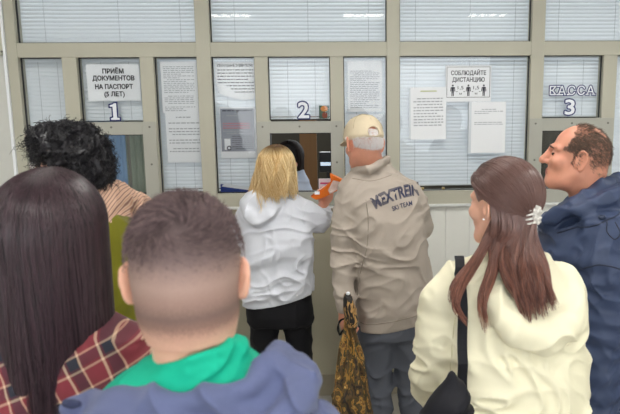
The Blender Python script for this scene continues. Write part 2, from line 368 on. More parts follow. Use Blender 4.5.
# grey poster
o = sheet('paper_poster', 'grey document poster with red line and small white photo square', 'poster', -.703, -.493, 1.485, 1.782, mt=M_PAPER)
mg = mat('poster_grey', (150, 155, 166), .6, var=.05, vscale=60)
MB().box(-.697, -.503, YP - .0006, YP - .0003, 1.525, 1.775).build('grey_field', mg, o)
MB().box(-.68, -.645, YP - .0012, YP - .0008, 1.535, 1.6).build('photo_square', M_PAPER, o)
b = MB(); b.tube([(-.654 + .011 * math.cos(a), YP - .0012, 1.545 + .011 * math.sin(a)) for a in np.linspace(0, 6.0, 12)], .004, 5); b.build('round_stamp', mat('stamp_grey', (80, 84, 96), .7), o)
print_lines(o, -.635, -.51, 1.535, 1.62, YP - .001, 7, mat('poster_ink', (96, 100, 112), .7), 8, skip=0)
print_lines(o, -.685, -.515, 1.755, 1.77, YP - .001, 1, M_INK, 9, size=.007, skip=0)
MB().add([(-.6 + dx, YP - .0012, 1.757 + dz) for dx, dz in ((-.009, .008), (.009, .008), (.009, -.002), (0, -.012), (-.009, -.002))], [[0, 4, 3, 2, 1]]).build('crest', M_INKD, o)
print_lines(o, -.66, -.53, 1.725, 1.742, YP - .001, 1, M_INKG, 10, size=.005, skip=0)
print_lines(o, -.685, -.53, 1.655, 1.695, YP - .001, 3, mat('red_ink', (214, 96, 110), .7), 11, size=.004, skip=0)
print_lines(o, -.685, -.515, 1.625, 1.65, YP - .001, 2, M_INKG, 12, skip=0)
# crumpled notices by window 2
def cr(u, v, x, z): return x, .004 * abs(math.sin(9 * v + 3 * u) + .6 * math.sin(14 * u - 5 * v)), z
o = sheet('paper_notice', 'crumpled white text sheet behind glass above the beige cap', 'notice', .046, .247, 1.75, 2.045, curl=cr, y=D + .04); print_lines(o, .06, .232, 1.77, 1.99, YP - .0015, 20, seed=20, skip=.05)
o = sheet('paper_notice', 'white sheet mostly hidden behind the beige cap', 'notice', .05, .25, 1.405, 1.735); print_lines(o, .062, .235, 1.56, 1.72, YP - .0015, 12, seed=21, skip=.1)
# distance sign
o = sheet('distance_sign', 'white framed keep-your-distance sign with three standing figures', 'sign', .617, .886, 1.805, 2.012, y=D + .012, wav=0)
ys = D + .0112
b = MB()
for q in ((.624, .879, 2.003, 2.0055), (.624, .879, 1.829, 1.8315), (.624, .6265, 1.829, 2.0055), (.8765, .879, 1.829, 2.0055)): b.box(q[0], q[1], ys - .0002, ys, q[2], q[3])
b.build('border', M_INK, o)
lettering(o, 'СОБЛЮДАЙТЕ', .0345, .752, 1.972, ys, M_INK, w=.205, extrude=0, fat=.0006); lettering(o, 'ДИСТАНЦИЮ', .0345, .752, 1.93, ys, M_INK, w=.19, extrude=0, fat=.0006)
for cx_ in (.66, .752, .843):
    b = MB(); zz = 1.868
    b.tube([(cx_ + .006 * math.cos(a), ys, zz + .027 + .006 * math.sin(a)) for a in (0,)] + [(cx_, ys - .0004, zz + .027)], .006, 10) if 0 else b.add([(cx_ + .0055 * math.cos(a), ys, zz + .03 + .0055 * math.sin(a)) for a in np.linspace(0, 2 * PI, 13)[:-1]], [list(range(12))])
    for pl in ([(-.012, .02), (.012, .02), (.012, .014), (-.012, .014)], [(-.007, .022), (.007, .022), (.007, -.004), (-.007, -.004)], [(-.0125, .018), (-.008, .018), (-.010, -.004), (-.0145, -.004)], [(.0125, .018), (.0145, -.004), (.010, -.004), (.008, .018)], [(-.007, -.002), (-.0008, -.002), (-.0015, -.031), (-.0065, -.031)], [(.0008, -.002), (.007, -.002), (.0065, -.031), (.0015, -.031)]):
        b.add([(cx_ + p[0], ys - .0001, zz + p[1]) for p in pl], [[0, 1, 2, 3]])
    b.build('figure_icon', M_INK, o)
for cx_ in (.706, .798):
    lettering(o, '1,5', .028, cx_, 1.884, ys, M_INK, w=.034); lettering(o, 'м', .02, cx_, 1.851, ys, M_INK, w=.014)
    b = MB(); b.box(cx_ - .026, cx_ - .017, ys - .0002, ys, 1.8615, 1.8645); b.box(cx_ + .017, cx_ + .026, ys - .0002, ys, 1.8615, 1.8645); b.build('dash', M_INK, o)
# the two sheets in the large pane
o = sheet('paper_notice', 'white sheet with a yellow-green heading line, under the distance sign at left', 'notice', .413, .621, 1.586, 1.889, y=D + .008, wav=.001, tilt=.012)
print_lines(o, .43, .605, 1.66, 1.85, D + .0065, 11, seed=30, skip=.3, tilt=.012, cxz=(.517, 1.737)); MB().box(.47, .565, D + .0064, D + .0067, 1.865, 1.8695).build('heading_line', mat('olive_ink', (170, 180, 70), .7), o)
MB().box(.404, .414, D + .0085, D + .009, 1.588, 1.885).build('punched_strip', mat('clear_sleeve', (214, 220, 226), .25), o)
o = sheet('paper_notice', 'white sheet with two short lines of print, right under the distance sign', 'notice', .772, .977, 1.503, 1.802, y=D + .008, wav=.001)
print_lines(o, .79, .96, 1.73, 1.765, D + .0065, 3, seed=33, skip=0, head=True); print_lines(o, .79, .96, 1.655, 1.7, D + .0065, 4, seed=34, skip=.3)
MB().box(.756, .773, D + .0085, D + .009, 1.503, 1.802).build('punched_strip', MATS['clear_sleeve'], o)
# small orange and green picture card in window 2
r = empty('picture_card', (-.095, D + .03, 1.715)); tag(r, 'small green picture card with an orange toy figure beside the number 2', 'card')
MB().box(-.123, -.063, D + .032, D + .034, 1.712, 1.788).build('card', mat('card_green', (70, 100, 84), .5, var=.3, vscale=50), r)
def blob(px, pz, rx, rz, y): return [(px + rx * math.cos(a), y, pz + rz * math.sin(a)) for a in np.linspace(0, 2 * PI, 17)[:-1]], [list(range(16))]
MB().add(*blob(-.093, 1.77, .021, .017, D + .0314)).build('orange_shape', mat('toy_orange', (222, 140, 66), .5), r)
MB().add(*blob(-.09, 1.732, .016, .018, D + .0312)).build('brown_shape', mat('toy_brown', (142, 66, 40), .5), r)
# folder on the inner sill and brass catches under the large blind
r = empty('document_folder', (-.6, D + .05, 1.285)); tag(r, 'blue folder with white papers lying inside at the foot of the pane', 'folder')
MB().add([(-.715, D + .035, 1.282), (-.5, D + .035, 1.282), (-.5, D + .034, 1.287), (-.715, D + .034, 1.33), (-.715, D + .06, 1.282), (-.5, D + .06, 1.282), (-.5, D + .06, 1.287), (-.715, D + .06, 1.33)], [[0, 1, 2, 3], [7, 6, 5, 4], [0, 4, 5, 1], [3, 2, 6, 7], [0, 3, 7, 4], [1, 5, 6, 2]]).build('cover', mat('folder_blue', (40, 66, 150), .4), r)
MB().add([(-.71, D + .033, 1.318), (-.49, D + .033, 1.285), (-.49, D + .033, 1.30), (-.69, D + .033, 1.335)], [[0, 1, 2, 3]]).build('papers', M_PAPER, r)
for xx in (.49, .615):
    o = MB().box(xx - .008, xx + .008, D + .03, D + .05, 1.282, 1.296, .002).build('window_catch', mat('brass', (186, 160, 104), .35, metal=.6) if 'brass' not in MATS else MATS['brass'])
    tag(o, {.49: 'small brass catch under the large blind, next to the beige jacket shoulder', .615: 'small brass catch under the large blind, farther from the beige jacket'}[xx], 'catch', 'brass catches below the large blind')
# frame on the white wall at the far left
r = empty('wall_board', (-1.95, D - .03, 2.06)); tag(r, 'clear acrylic notice holder on the white wall at the photo edge', 'notice holder')
MB().box(-2.2, -1.878, D - .022, D - .013, 2.09, 2.7, .002).build('sheet', mat('aged_paper', (206, 204, 184), .6, var=.05), r)
b = MB(); b.box(-2.21, -1.87, D - .03, D - .02, 2.078, 2.092, .003); b.box(-1.884, -1.87, D - .03, D - .02, 2.078, 2.72, .003); b.build('holder_edge', mat('acrylic_edge', (196, 196, 178), .25, .6), r)
for zz in (2.1, 2.36): MB().tube([(-1.877, D - .034, zz), (-1.877, D - .028, zz)], .006, 10).build('screw', M_SCREW, r)
# ceiling lamps of the hall
M_LAMP = emit('lamp_diffuser', (1, .98, .94, 1), 17.0); M_LH = mat('lamp_housing', (225, 225, 222), .5)
k = 0
for ly in (-1.8, .25, 2.4):
    for lx in (-1.5, .35, 2.1):
        k += 1; r = empty('ceiling_lamp', (lx, ly, ZC)); tag(r, 'square white louvred ceiling lamp of the hall', 'lamp', 'ceiling lamps of the hall')
        b = MB(); b.box(lx - .3, lx + .3, ly - .3, ly - .28, ZC - .05, ZC); b.box(lx - .3, lx + .3, ly + .28, ly + .3, ZC - .05, ZC); b.box(lx - .3, lx - .28, ly - .28, ly + .28, ZC - .05, ZC); b.box(lx + .28, lx + .3, ly - .28, ly + .28, ZC - .05, ZC)
        for q in (-.14, 0, .14): b.box(lx + q - .004, lx + q + .004, ly - .28, ly + .28, ZC - .05, ZC - .02)
        b.build('housing', M_LH, r)
        MB().box(lx - .28, lx + .28, ly - .28, ly + .28, ZC - .02, ZC - .01).build('diffuser', M_LAMP, r)
area('office_backlight', (0, 7.6, 2.2), (-PI / 2, 0, 0), 5.5, 1.2, 130, (.92, .97, 1))  # unseen area light in the windowless office, brightens the blinds from behind
XS_ = float(at(127, 165, 4.5)[0])
for (x0_, x1_, c_, nm_, lb_) in ((-1.72, XS_, (128, 158, 192), 'blue', 'plain blue curtain panel behind hatch 1'), (XS_, -1.1, (138, 146, 132), 'grey_green', 'grey-green curtain panel behind hatch 1')):
    nn_ = 40; V = [(x0_ + (x1_ - x0_) * i / nn_, 4.5 + .008 * math.sin(i * 1.1), zz) for zz in (.3, 2.2) for i in range(nn_ + 1)]; V += [(a_, b_ + .004, c2) for a_, b_, c2 in V]; h_ = 2 * (nn_ + 1)
    F = [[i, i + 1, i + nn_ + 2, i + nn_ + 1] for i in range(nn_)]; F += [[q + h_ for q in f_[::-1]] for f_ in F] + [[i, i + h_, i + 1 + h_, i + 1] for i in range(nn_)] + [[nn_ + 1 + i, nn_ + 2 + i, nn_ + 2 + i + h_, nn_ + 1 + i + h_] for i in range(nn_)]
    o = tag(mk('office_curtain', V, F, mat('curtain_' + nm_, c_, .8, var=.05), smooth=True), lb_, 'curtain'); MB().tube([(x0_, 4.5, 2.2), (x1_, 4.5, 2.2)], .012, 8).build('curtain_rod', M_SCREW, o)
    b = MB(); b.tube([(x0_ + .02, 4.5, 0), (x0_ + .02, 4.5, 2.2)], .012, 8); b.build('post', M_SCREW, o)
# office interior seen through the hatches
MB_ = MB(); MB_.box(float(at(300, 160, 5.6)[0]), float(at(317, 160, 5.6)[0]), 5.6, 5.64, 0, 2.2); o = MB_.build('office_cupboard', mat('cupboard_wood', (120, 84, 46), .5, var=.2, vscale=6, stretch=(6, 1, .5))); tag(o, 'brown wooden cupboard in the office behind window 2', 'cupboard')
# ------------------------------------------------------------------ solid modelling with distance fields
_tab = np.random.default_rng(3).random(4096).astype(np.float32)
def vnoise(X, Y, Z, seed=0):
    """smooth value noise in 0..1"""
    xi, yi, zi = np.floor(X).astype(np.int64), np.floor(Y).astype(np.int64), np.floor(Z).astype(np.int64)
    fx, fy, fz = X - xi, Y - yi, Z - zi
    fx, fy, fz = fx * fx * (3 - 2 * fx), fy * fy * (3 - 2 * fy), fz * fz * (3 - 2 * fz)
    def hsh(a, b, c): return _tab[(a * 73856093 ^ b * 19349663 ^ c * 83492791 ^ (seed * 2654435)) & 4095]
    def lx(b, c): u = hsh(xi, b, c); return u + (hsh(xi + 1, b, c) - u) * fx
    def ly(c): u = lx(yi, c); return u + (lx(yi + 1, c) - u) * fy
    u = ly(zi); return u + (ly(zi + 1) - u) * fz
def folds(scale, amp, seed=0, warp=.6, sharp=True):
    """cloth creases: ridged noise with its own scale (per metre) along x, y, z"""
    sx, sy, sz = scale
    def f(X, Y, Z):
        wx = vnoise(X * 7 + 5, Y * 7, Z * 7, seed + 9) - .5
        n = vnoise(X * sx + warp * wx * 4, Y * sy + 3, Z * sz + warp * wx * 4, seed)
        if not sharp: return amp * (n * 2 - 1)
        r = 1 - np.abs(n * 2 - 1); return -amp * (r * r * r * 1.6 - .5)
    return f
def diag(f, ang):
    """turn a fold pattern by an angle in the x-z plane"""
    c, s = math.cos(ang), math.sin(ang)
    return lambda X, Y, Z: f(c * X + s * Z, Y, -s * X + c * Z)
def addf(*fs): return lambda X, Y, Z: sum(f(X, Y, Z) for f in fs)
def masked(f, c, r):
    """limit a displacement to a ball"""
    return lambda X, Y, Z: f(X, Y, Z) * np.clip(1.4 - np.sqrt((X - c[0]) ** 2 + (Y - c[1]) ** 2 + (Z - c[2]) ** 2) / r, 0, 1)
def rotz(a): c, s = math.cos(a), math.sin(a); return np.array([[c, -s, 0], [s, c, 0], [0, 0, 1.]])
def rotx(a): c, s = math.cos(a), math.sin(a); return np.array([[1., 0, 0], [0, c, -s], [0, s, c]])
def roty(a): c, s = math.cos(a), math.sin(a); return np.array([[c, 0, s], [0, 1., 0], [-s, 0, c]])
class E:                                                    # ellipsoid
    def __init__(s, c, r, R=None, k=.01, op='u'): s.c = np.array(c, float); s.r = np.array(r, float); s.R = np.eye(3) if R is None else R; s.k = k; s.op = op
    def bb(s): m = s.r.max(); return s.c - m, s.c + m
    def d(s, X, Y, Z):
        x, y, z = X - s.c[0], Y - s.c[1], Z - s.c[2]; R = s.R
        a = (x * R[0, 0] + y * R[1, 0] + z * R[2, 0]); b = (x * R[0, 1] + y * R[1, 1] + z * R[2, 1]); c = (x * R[0, 2] + y * R[1, 2] + z * R[2, 2])
        k0 = np.sqrt((a / s.r[0]) ** 2 + (b / s.r[1]) ** 2 + (c / s.r[2]) ** 2); k1 = np.sqrt((a / s.r[0] ** 2) ** 2 + (b / s.r[1] ** 2) ** 2 + (c / s.r[2] ** 2) ** 2) + 1e-9
        return k0 * (k0 - 1) / k1
class C:                                                    # chain of tapered capsules
    def __init__(s, pts, rad, k=.01, op='u', k2=None): s.p = np.array(pts, float); s.r = np.broadcast_to(np.array(rad, float), (len(pts),)); s.k = k; s.op = op
    def bb(s): m = s.r.max(); return s.p.min(0) - m, s.p.max(0) + m
    def d(s, X, Y, Z):
        out = None
        for i in range(len(s.p) - 1):
            a, ab = s.p[i], s.p[i + 1] - s.p[i]; L2 = ab @ ab + 1e-12
            x, y, z = X - a[0], Y - a[1], Z - a[2]
            t = np.clip((x * ab[0] + y * ab[1] + z * ab[2]) / L2, 0, 1)
            q = np.sqrt((x - t * ab[0]) ** 2 + (y - t * ab[1]) ** 2 + (z - t * ab[2]) ** 2) - (s.r[i] + (s.r[i + 1] - s.r[i]) * t)
            out = q if out is None else np.minimum(out, q)
        return out
class L:                                                    # body of elliptical cross-sections stacked in z
    def __init__(s, st, k=.02, op='u', yaw=0.0, e=2.4):
        st = sorted(st, key=lambda q: q[2]); s.a = np.array(st, float); s.k = k; s.op = op; s.c, s.s = math.cos(yaw), math.sin(yaw); s.e = e
        z = np.linspace(s.a[0, 2], s.a[-1, 2], 60); s.zz = z
        s.t = []
        for j in (0, 1, 3, 4):
            v = np.interp(z, s.a[:, 2], s.a[:, j]); ker = np.ones(5) / 5; vp = np.pad(v, 2, mode='edge'); vp[:2] = 2 * v[0] - v[2:0:-1]; vp[-2:] = 2 * v[-1] - v[-2:-4:-1]; s.t.append(np.convolve(vp, ker, 'valid'))
    def bb(s):
        m = s.a[:, 3:5].max(); return s.a[:, :3].min(0) - [m, m, 0], s.a[:, :3].max(0) + [m, m, 0]
    def d(s, X, Y, Z):
        cx, cy, rx, ry = [np.interp(Z, s.zz, v) for v in s.t]
        x, y = X - cx, Y - cy; u, v = np.abs(s.c * x + s.s * y) + 1e-6, np.abs(-s.s * x + s.c * y) + 1e-6
        k0 = ((u / rx) ** s.e + (v / ry) ** s.e) ** (1 / s.e)
        q = (k0 - 1) * np.hypot(u, v) / (k0 + 1e-6)
        q = np.minimum(q, 0) + np.maximum(q, 0) * .9
        dz = np.maximum(Z - s.zz[-1], s.zz[0] - Z)
        return np.where(dz > 0, np.hypot(np.maximum(q, 0), dz), np.maximum(q, dz))
def _comb(prims, X, Y, Z, sel=None):
    D_ = None
    for i, p in enumerate(prims):
        if sel is not None and not sel[i]: continue
        q = p.d(X, Y, Z)
        if p.op == 'u':
            if D_ is None: D_ = q
            else: h = np.maximum(p.k - np.abs(D_ - q), 0) / p.k; D_ = np.minimum(D_, q) - h * h * p.k * .25
        elif D_ is not None:
            if p.op == 's': q = -q; h = np.maximum(p.k - np.abs(D_ - q), 0) / p.k; D_ = np.maximum(D_, q) + h * h * p.k * .25
            elif p.op == 'i': D_ = np.maximum(D_, q)
    return np.full(X.shape, 9.0) if D_ is None else D_
def sdf_mesh(prims, h=.005, disp=None, dm=.015, clip=None):
    """mesh the union of the primitives, worked out only in tiles near the surface"""
    lo = np.min([p.bb()[0] for p in prims if p.op == 'u'], 0) - dm - 2 * h; hi = np.max([p.bb()[1] for p in prims if p.op == 'u'], 0) + dm + 2 * h
    n = 16; T = n * h; i0 = np.floor(lo / T).astype(int); i1 = np.ceil(hi / T).astype(int)
    gx, gy, gz = np.meshgrid(*[np.arange(i0[k], i1[k]) for k in range(3)], indexing='ij'); gx, gy, gz = gx.ravel(), gy.ravel(), gz.ravel()
    cx, cy, cz = (gx + .5) * T, (gy + .5) * T, (gz + .5) * T
    pd = [p.d(cx, cy, cz) for p in prims]; base = _comb(prims, cx, cy, cz); R = T * .87 * 1.5 + dm
    bgv = 4 * h; grid = vdb.FloatGrid(bgv); idx = np.arange(n)
    for t in range(len(gx)):
        o = (int(gx[t]) * n, int(gy[t]) * n, int(gz[t]) * n)
        if base[t] > R + .02: continue
        if base[t] < -R - .03: grid.fill(o, (o[0] + n - 1, o[1] + n - 1, o[2] + n - 1), -bgv); continue
        X, Y, Z = np.meshgrid((o[0] + idx) * h, (o[1] + idx) * h, (o[2] + idx) * h, indexing='ij')
        sel = [pd[i][t] < 2.2 * R + p.k * 2 + max(base[t], 0) if p.op != 'i' else True for i, p in enumerate(prims)]
        v = _comb(prims, X, Y, Z, sel)
        if disp is not None: v = v + disp(X, Y, Z)
        if clip is not None: v = np.maximum(v, clip(X, Y, Z))
        grid.copyFromArray(np.clip(v, -bgv, bgv).astype(np.float32), ijk=o)
    grid.transform = vdb.createLinearTransform(h)
    V, Q = grid.convertToQuads(0.0); V = np.array(V, float); Q = np.array(Q, np.int64)
    a, b, c, d = [V[Q[:, i]] for i in range(4)]; vol = np.einsum('ij,ij->i', a - V.mean(0), np.cross(b - a, c - a)).sum()
    if vol < 0: Q = Q[:, ::-1].copy()
    return V, Q
def relax(V, Q, it=1, f=.5):
    """a little Laplacian smoothing"""
    for _ in range(it):
        S = np.zeros_like(V); N = np.zeros(len(V))
        for k in range(4):
            a, b = Q[:, k], Q[:, (k + 1) % 4]
            for j in range(3): S[:, j] += np.bincount(a, V[b, j], len(V)) + np.bincount(b, V[a, j], len(V))
            N += np.bincount(a, minlength=len(V)) + np.bincount(b, minlength=len(V))
        V = V + f * (S / np.maximum(N, 1)[:, None] - V)
    return V
def solid(name, prims, mt, h=.005, disp=None, parent=None, it=1, dm=.015, clip=None, mats=None, pick=None, origin=None):
    V, Q = sdf_mesh(prims, h, disp, dm, clip); V = relax(V, Q, it)
    midx = pick(V[Q].mean(1)) if pick else None
    return mk(name, V, Q, mt, parent, origin, True, mats, midx)
def snap(body, f, dirs, cc, R=.3):
    """points of the body's surface seen from a centre in the head, along the given head directions"""
    from mathutils.bvhtree import BVHTree
    org = Vector(body['_o']); me = body.data; T = BVHTree.FromPolygons([v.co + org for v in me.vertices], [p.vertices[:] for p in me.polygons]); c = Vector(f(*cc)); out = np.array(dirs, float)
    for i, d in enumerate(dirs):
        dv = Vector(f.R @ d); h = T.ray_cast(c + dv * R, -dv)[0]; out[i] = f.inv(np.array(h if h else c + dv * .09))
    return out
def normals_of(V, Q):
    nn = np.cross(V[Q[:, 2]] - V[Q[:, 0]], V[Q[:, 3]] - V[Q[:, 1]]); nn /= np.linalg.norm(nn, axis=1)[:, None] + 1e-12; return nn
def strand_geo(P, rad, n=3, taper=.35):
    """P: strands x points x 3 -> thin tubes"""
    P = np.asarray(P, float); S, M, _ = P.shape
    T = np.gradient(P, axis=1); T /= np.linalg.norm(T, axis=2)[..., None] + 1e-12
    A = np.zeros_like(P); ref = np.where(np.abs(T[:, 0, 2:3]) < .9, np.array([0, 0, 1.]), np.array([1., 0, 0])); a = np.cross(T[:, 0], ref)
    for i in range(M):                                                       # carry the frame along the strand
        a = a - T[:, i] * (a * T[:, i]).sum(1)[:, None]; a = a / (np.linalg.norm(a, axis=1)[:, None] + 1e-12); A[:, i] = a
    B = np.cross(T, A)
    r = np.broadcast_to(np.asarray(rad, float).reshape(-1, 1), (S, M)) * (1 - (1 - taper) * np.linspace(0, 1, M) ** 2)[None]
    ang = 2 * PI * np.arange(n) / n
    V = P[:, :, None] + r[:, :, None, None] * (np.cos(ang)[None, None, :, None] * A[:, :, None] + np.sin(ang)[None, None, :, None] * B[:, :, None])
    s, m_, k = np.meshgrid(np.arange(S), np.arange(M - 1), np.arange(n), indexing='ij'); base = s * M * n
    F = np.stack([base + m_ * n + k, base + m_ * n + (k + 1) % n, base + (m_ + 1) * n + (k + 1) % n, base + (m_ + 1) * n + k], -1).reshape(-1, 4)
    return V.reshape(-1, 3), F
def merge(parts):
    V, F, o = [], [], 0
    for v, f in parts: V.append(v); F.append(f + o); o += len(v)
    return np.concatenate(V), np.concatenate(F)
def spline(P, n):
    """Catmull-Rom through points, n samples"""
    P = np.asarray(P, float); Q = np.concatenate([[2 * P[0] - P[1]], P, [2 * P[-1] - P[-2]]]); t = np.linspace(0, len(P) - 1 - 1e-6, n); i = t.astype(int); u = (t - i)[:, None]
    a, b, c, d = Q[i], Q[i + 1], Q[i + 2], Q[i + 3]
    return .5 * (2 * b + (c - a) * u + (2 * a - 5 * b + 4 * c - d) * u ** 2 + (3 * b - a - 3 * c + d) * u ** 3)
def rows(y, rr):
    """cross-sections from outline rows: (pixel row, left, right, half depth, depth offset)"""
    out = []
    for py, xl, xr, ry, dy in rr:
        a, b = at(xl, py, y), at(xr, py, y); out.append(((a[0] + b[0]) / 2, y + dy, (a[2] + b[2]) / 2, (b[0] - a[0]) / 2, ry))
    return out

# ------------------------------------------------------------------ people
M_SKIN = mat('skin_light', (222, 170, 146), .5, .35, var=.06, vscale=60, bump=.12, bscale=400, sub=.12)
M_SKINR = mat('skin_ruddy', (208, 146, 122), .5, .35, var=.1, vscale=45, bump=.2, bscale=350, sub=.12)
M_EYE = mat('eye_white', (232, 228, 222), .2, .6); M_IRIS = mat('eye_iris', (64, 50, 40), .2, .6); M_LIP = mat('lips', (176, 104, 96), .45)
M_BLACK = mat('black_cloth', (22, 22, 26), .75, .25, var=.15, vscale=90); M_SHOE = mat('shoe_leather', (38, 34, 32), .4)
class Frame:
    """a head's own axes: x to the person's right, y forward (face), z up"""
    def __init__(s, o, yaw=0, pitch=0, roll=0, sc=1.0):
        s.o = np.array(o, float); s.R = rotz(-yaw) @ rotx(pitch) @ roty(roll); s.s = sc
    def __call__(s, *p): return s.o + s.R @ (np.array(p, float) * s.s)
    def E(s, c, r, k=.01, op='u', R=None): return E(s(*c), np.array(r) * s.s, s.R if R is None else s.R @ R, k, op)
    def C(s, pts, r, k=.01, op='u'): return C([s(*p) for p in pts], np.array(r) * s.s, k, op)
    def inv(s, P): return ((np.asarray(P) - s.o) @ s.R) / s.s
def head_prims(f, neck_to=None, jaw=1.0, low=1.0, nose=1.0, face=True, ear=1.0, neck_r=.056, cheek=1.0):
    """skull, jaw, face and ears with real proportions (head height .23)"""
    P = [f.E((0, -.016, .030), (.0765, .0975, .086)), f.E((0, -.035, .0), (.070 * low, .072, .07), .03), f.E((0, .032, -.04), (.058 * jaw, .06, .075), .03),
         f.E((0, .070, -.098), (.022 * jaw, .020, .018), .03)]
    for s in (-1, 1):
        P += [f.C([(s * .056 * jaw * low, -.008, -.052), (s * .046 * jaw, .025, -.085), (s * .016, .068, -.104)], (.017, .017, .015), .025),
              f.E((s * .038, .060, -.022), (.026 * cheek, .024, .022), .02), f.C([(s * .012, .084, .024), (s * .046, .066, .026)], (.010, .009), .014)]
    if face:
        P += [f.C([(0, .086, .020), (0, .1, -.005), (0, .110 + .008 * (nose - 1), -.026)], np.array((.009, .0095, .0125)) * (nose * .5 + .5), .012)]
        for s in (-1, 1):
            P += [f.E((s * .013, .096, -.030), (.0085, .011, .0075), .008), f.E((s * .031, .092, .004), (.018, .016, .011), .012, 's'), f.E((s * .031, .0735, .003), (.0135, .013, .0125), .004)]
        P += [f.E((0, .085, -.060), (.024, .0125, .0055), .008), f.E((0, .083, -.069), (.021, .013, .006), .006), f.E((0, .1, -.0645), (.024, .007, .0012), .003, 's'), f.E((0, .088, -.045), (.004, .006, .009), .006, 's')]
    for s in (-1, 1):
        Re = rotz(s * .55) @ rotx(-.12); c_ = np.array((s * .0845, -.020, -.003)); loc = lambda a, b, c: tuple(c_ + Re @ (np.array((a, b, c)) * ear))
        P += [f.E(c_, np.array((.0055, .0185, .031)) * ear, .005, 'u', Re), f.E((s * .0765, -.006, -.012), (.009, .012, .020), .008),
              f.E(loc(s * .0075, .003, -.002), np.array((.005, .010, .017)) * ear, .003, 's', Re),
              f.C([loc(s * .002, .015, .008), loc(s * .003, .012, .024), loc(s * .003, -.002, .031), loc(s * .003, -.016, .022), loc(s * .003, -.0185, .004), loc(s * .003, -.012, -.014), loc(s * .002, -.001, -.028), loc(s * .001, .007, -.029)], np.array((.0035, .0042, .0045, .0045, .004, .004, .0058, .005)) * ear, .003)]
    if neck_to is not None:
        a = f(0, -.028, -.055); P += [C([a, a * .5 + np.array(neck_to) * .5, neck_to], (neck_r, neck_r * .98, neck_r * 1.12), .035)]
    return P
def hand_prims(wr, dirv, nrm, side=1, sc=1.0, curl=.5, thumb=.5):
    """palm, four bent fingers and a thumb. dirv: wrist to knuckles, nrm: out of the back of the hand, side: +1 thumb on cross(dirv, nrm)"""
    d = np.array(dirv, float); d /= np.linalg.norm(d); n = np.array(nrm, float); n -= d * (n @ d); n /= np.linalg.norm(n); s = np.cross(d, n) * side; wr = np.array(wr, float)
    g = lambda a, b, c: wr + sc * (a * d + b * n + c * s)
    P = [C([g(-.02, 0, 0), g(.03, 0, .004)], (.026 * sc, .026 * sc), .015), E(g(.05, 0, 0), np.array((.048, .017, .042)) * sc, np.stack([d, n, s], 1), .02)]
    for i, (off, ln) in enumerate(((.031, .074), (.011, .083), (-.009, .077), (-.028, .060))):
        p = g(.085 - .004 * abs(i - 1), -.002, off); pts = [p]; a = 0.25 * curl
        for seg in (.45, .30, .25):
            a += curl * .75; p = p + sc * ln * seg * (math.cos(a) * d - math.sin(a) * n); pts.append(p)
        P.append(C(pts, np.array((.0105, .0095, .0088, .0078)) * sc * (1 if i < 3 else .88), .006))
    t = thumb; P.append(C([g(.015, -.004, .026), g(.045, -.012 - .012 * t, .050), g(.075, -.018 - .02 * t, .054 - .01 * t), g(.098, -.022 - .03 * t, .048 - .02 * t)], np.array((.015, .0135, .0115, .0095)) * sc, .012))
    return P
def legs(hipL, hipR, footL, footR, toe, r=(.085, .058, .045)):
    """bare legs of the body, from the hips to the ankles"""
    P = []
    for hp, ft in ((hipL, footL), (hipR, footR)):
        hp, ft = np.array(hp, float), np.array(ft, float); kn = hp * .5 + ft * .5 + np.array(toe) * .02
        P.append(C([hp, kn, ft + [0, 0, .09]], np.array(r) * .72, .03)); P.append(C([ft + [0, 0, .05], ft + np.array(toe) * .12 + [0, 0, .035]], (.035, .028), .02))
    return P
def shoe(ft, toe, parent, mt=None, name='shoe'):
    ft = np.array(ft, float); t = np.array(toe, float)
    P = [C([ft - t * .05 + [0, 0, .045], ft + t * .06 + [0, 0, .045], ft + t * .16 + [0, 0, .037]], (.044, .045, .036), .02), C([ft - t * .02 + [0, 0, .09], ft + [0, 0, .05]], (.048, .05), .02)]
    return solid(name, P, mt or M_SHOE, .008, None, parent, clip=lambda X, Y, Z: .0 - Z + .001)
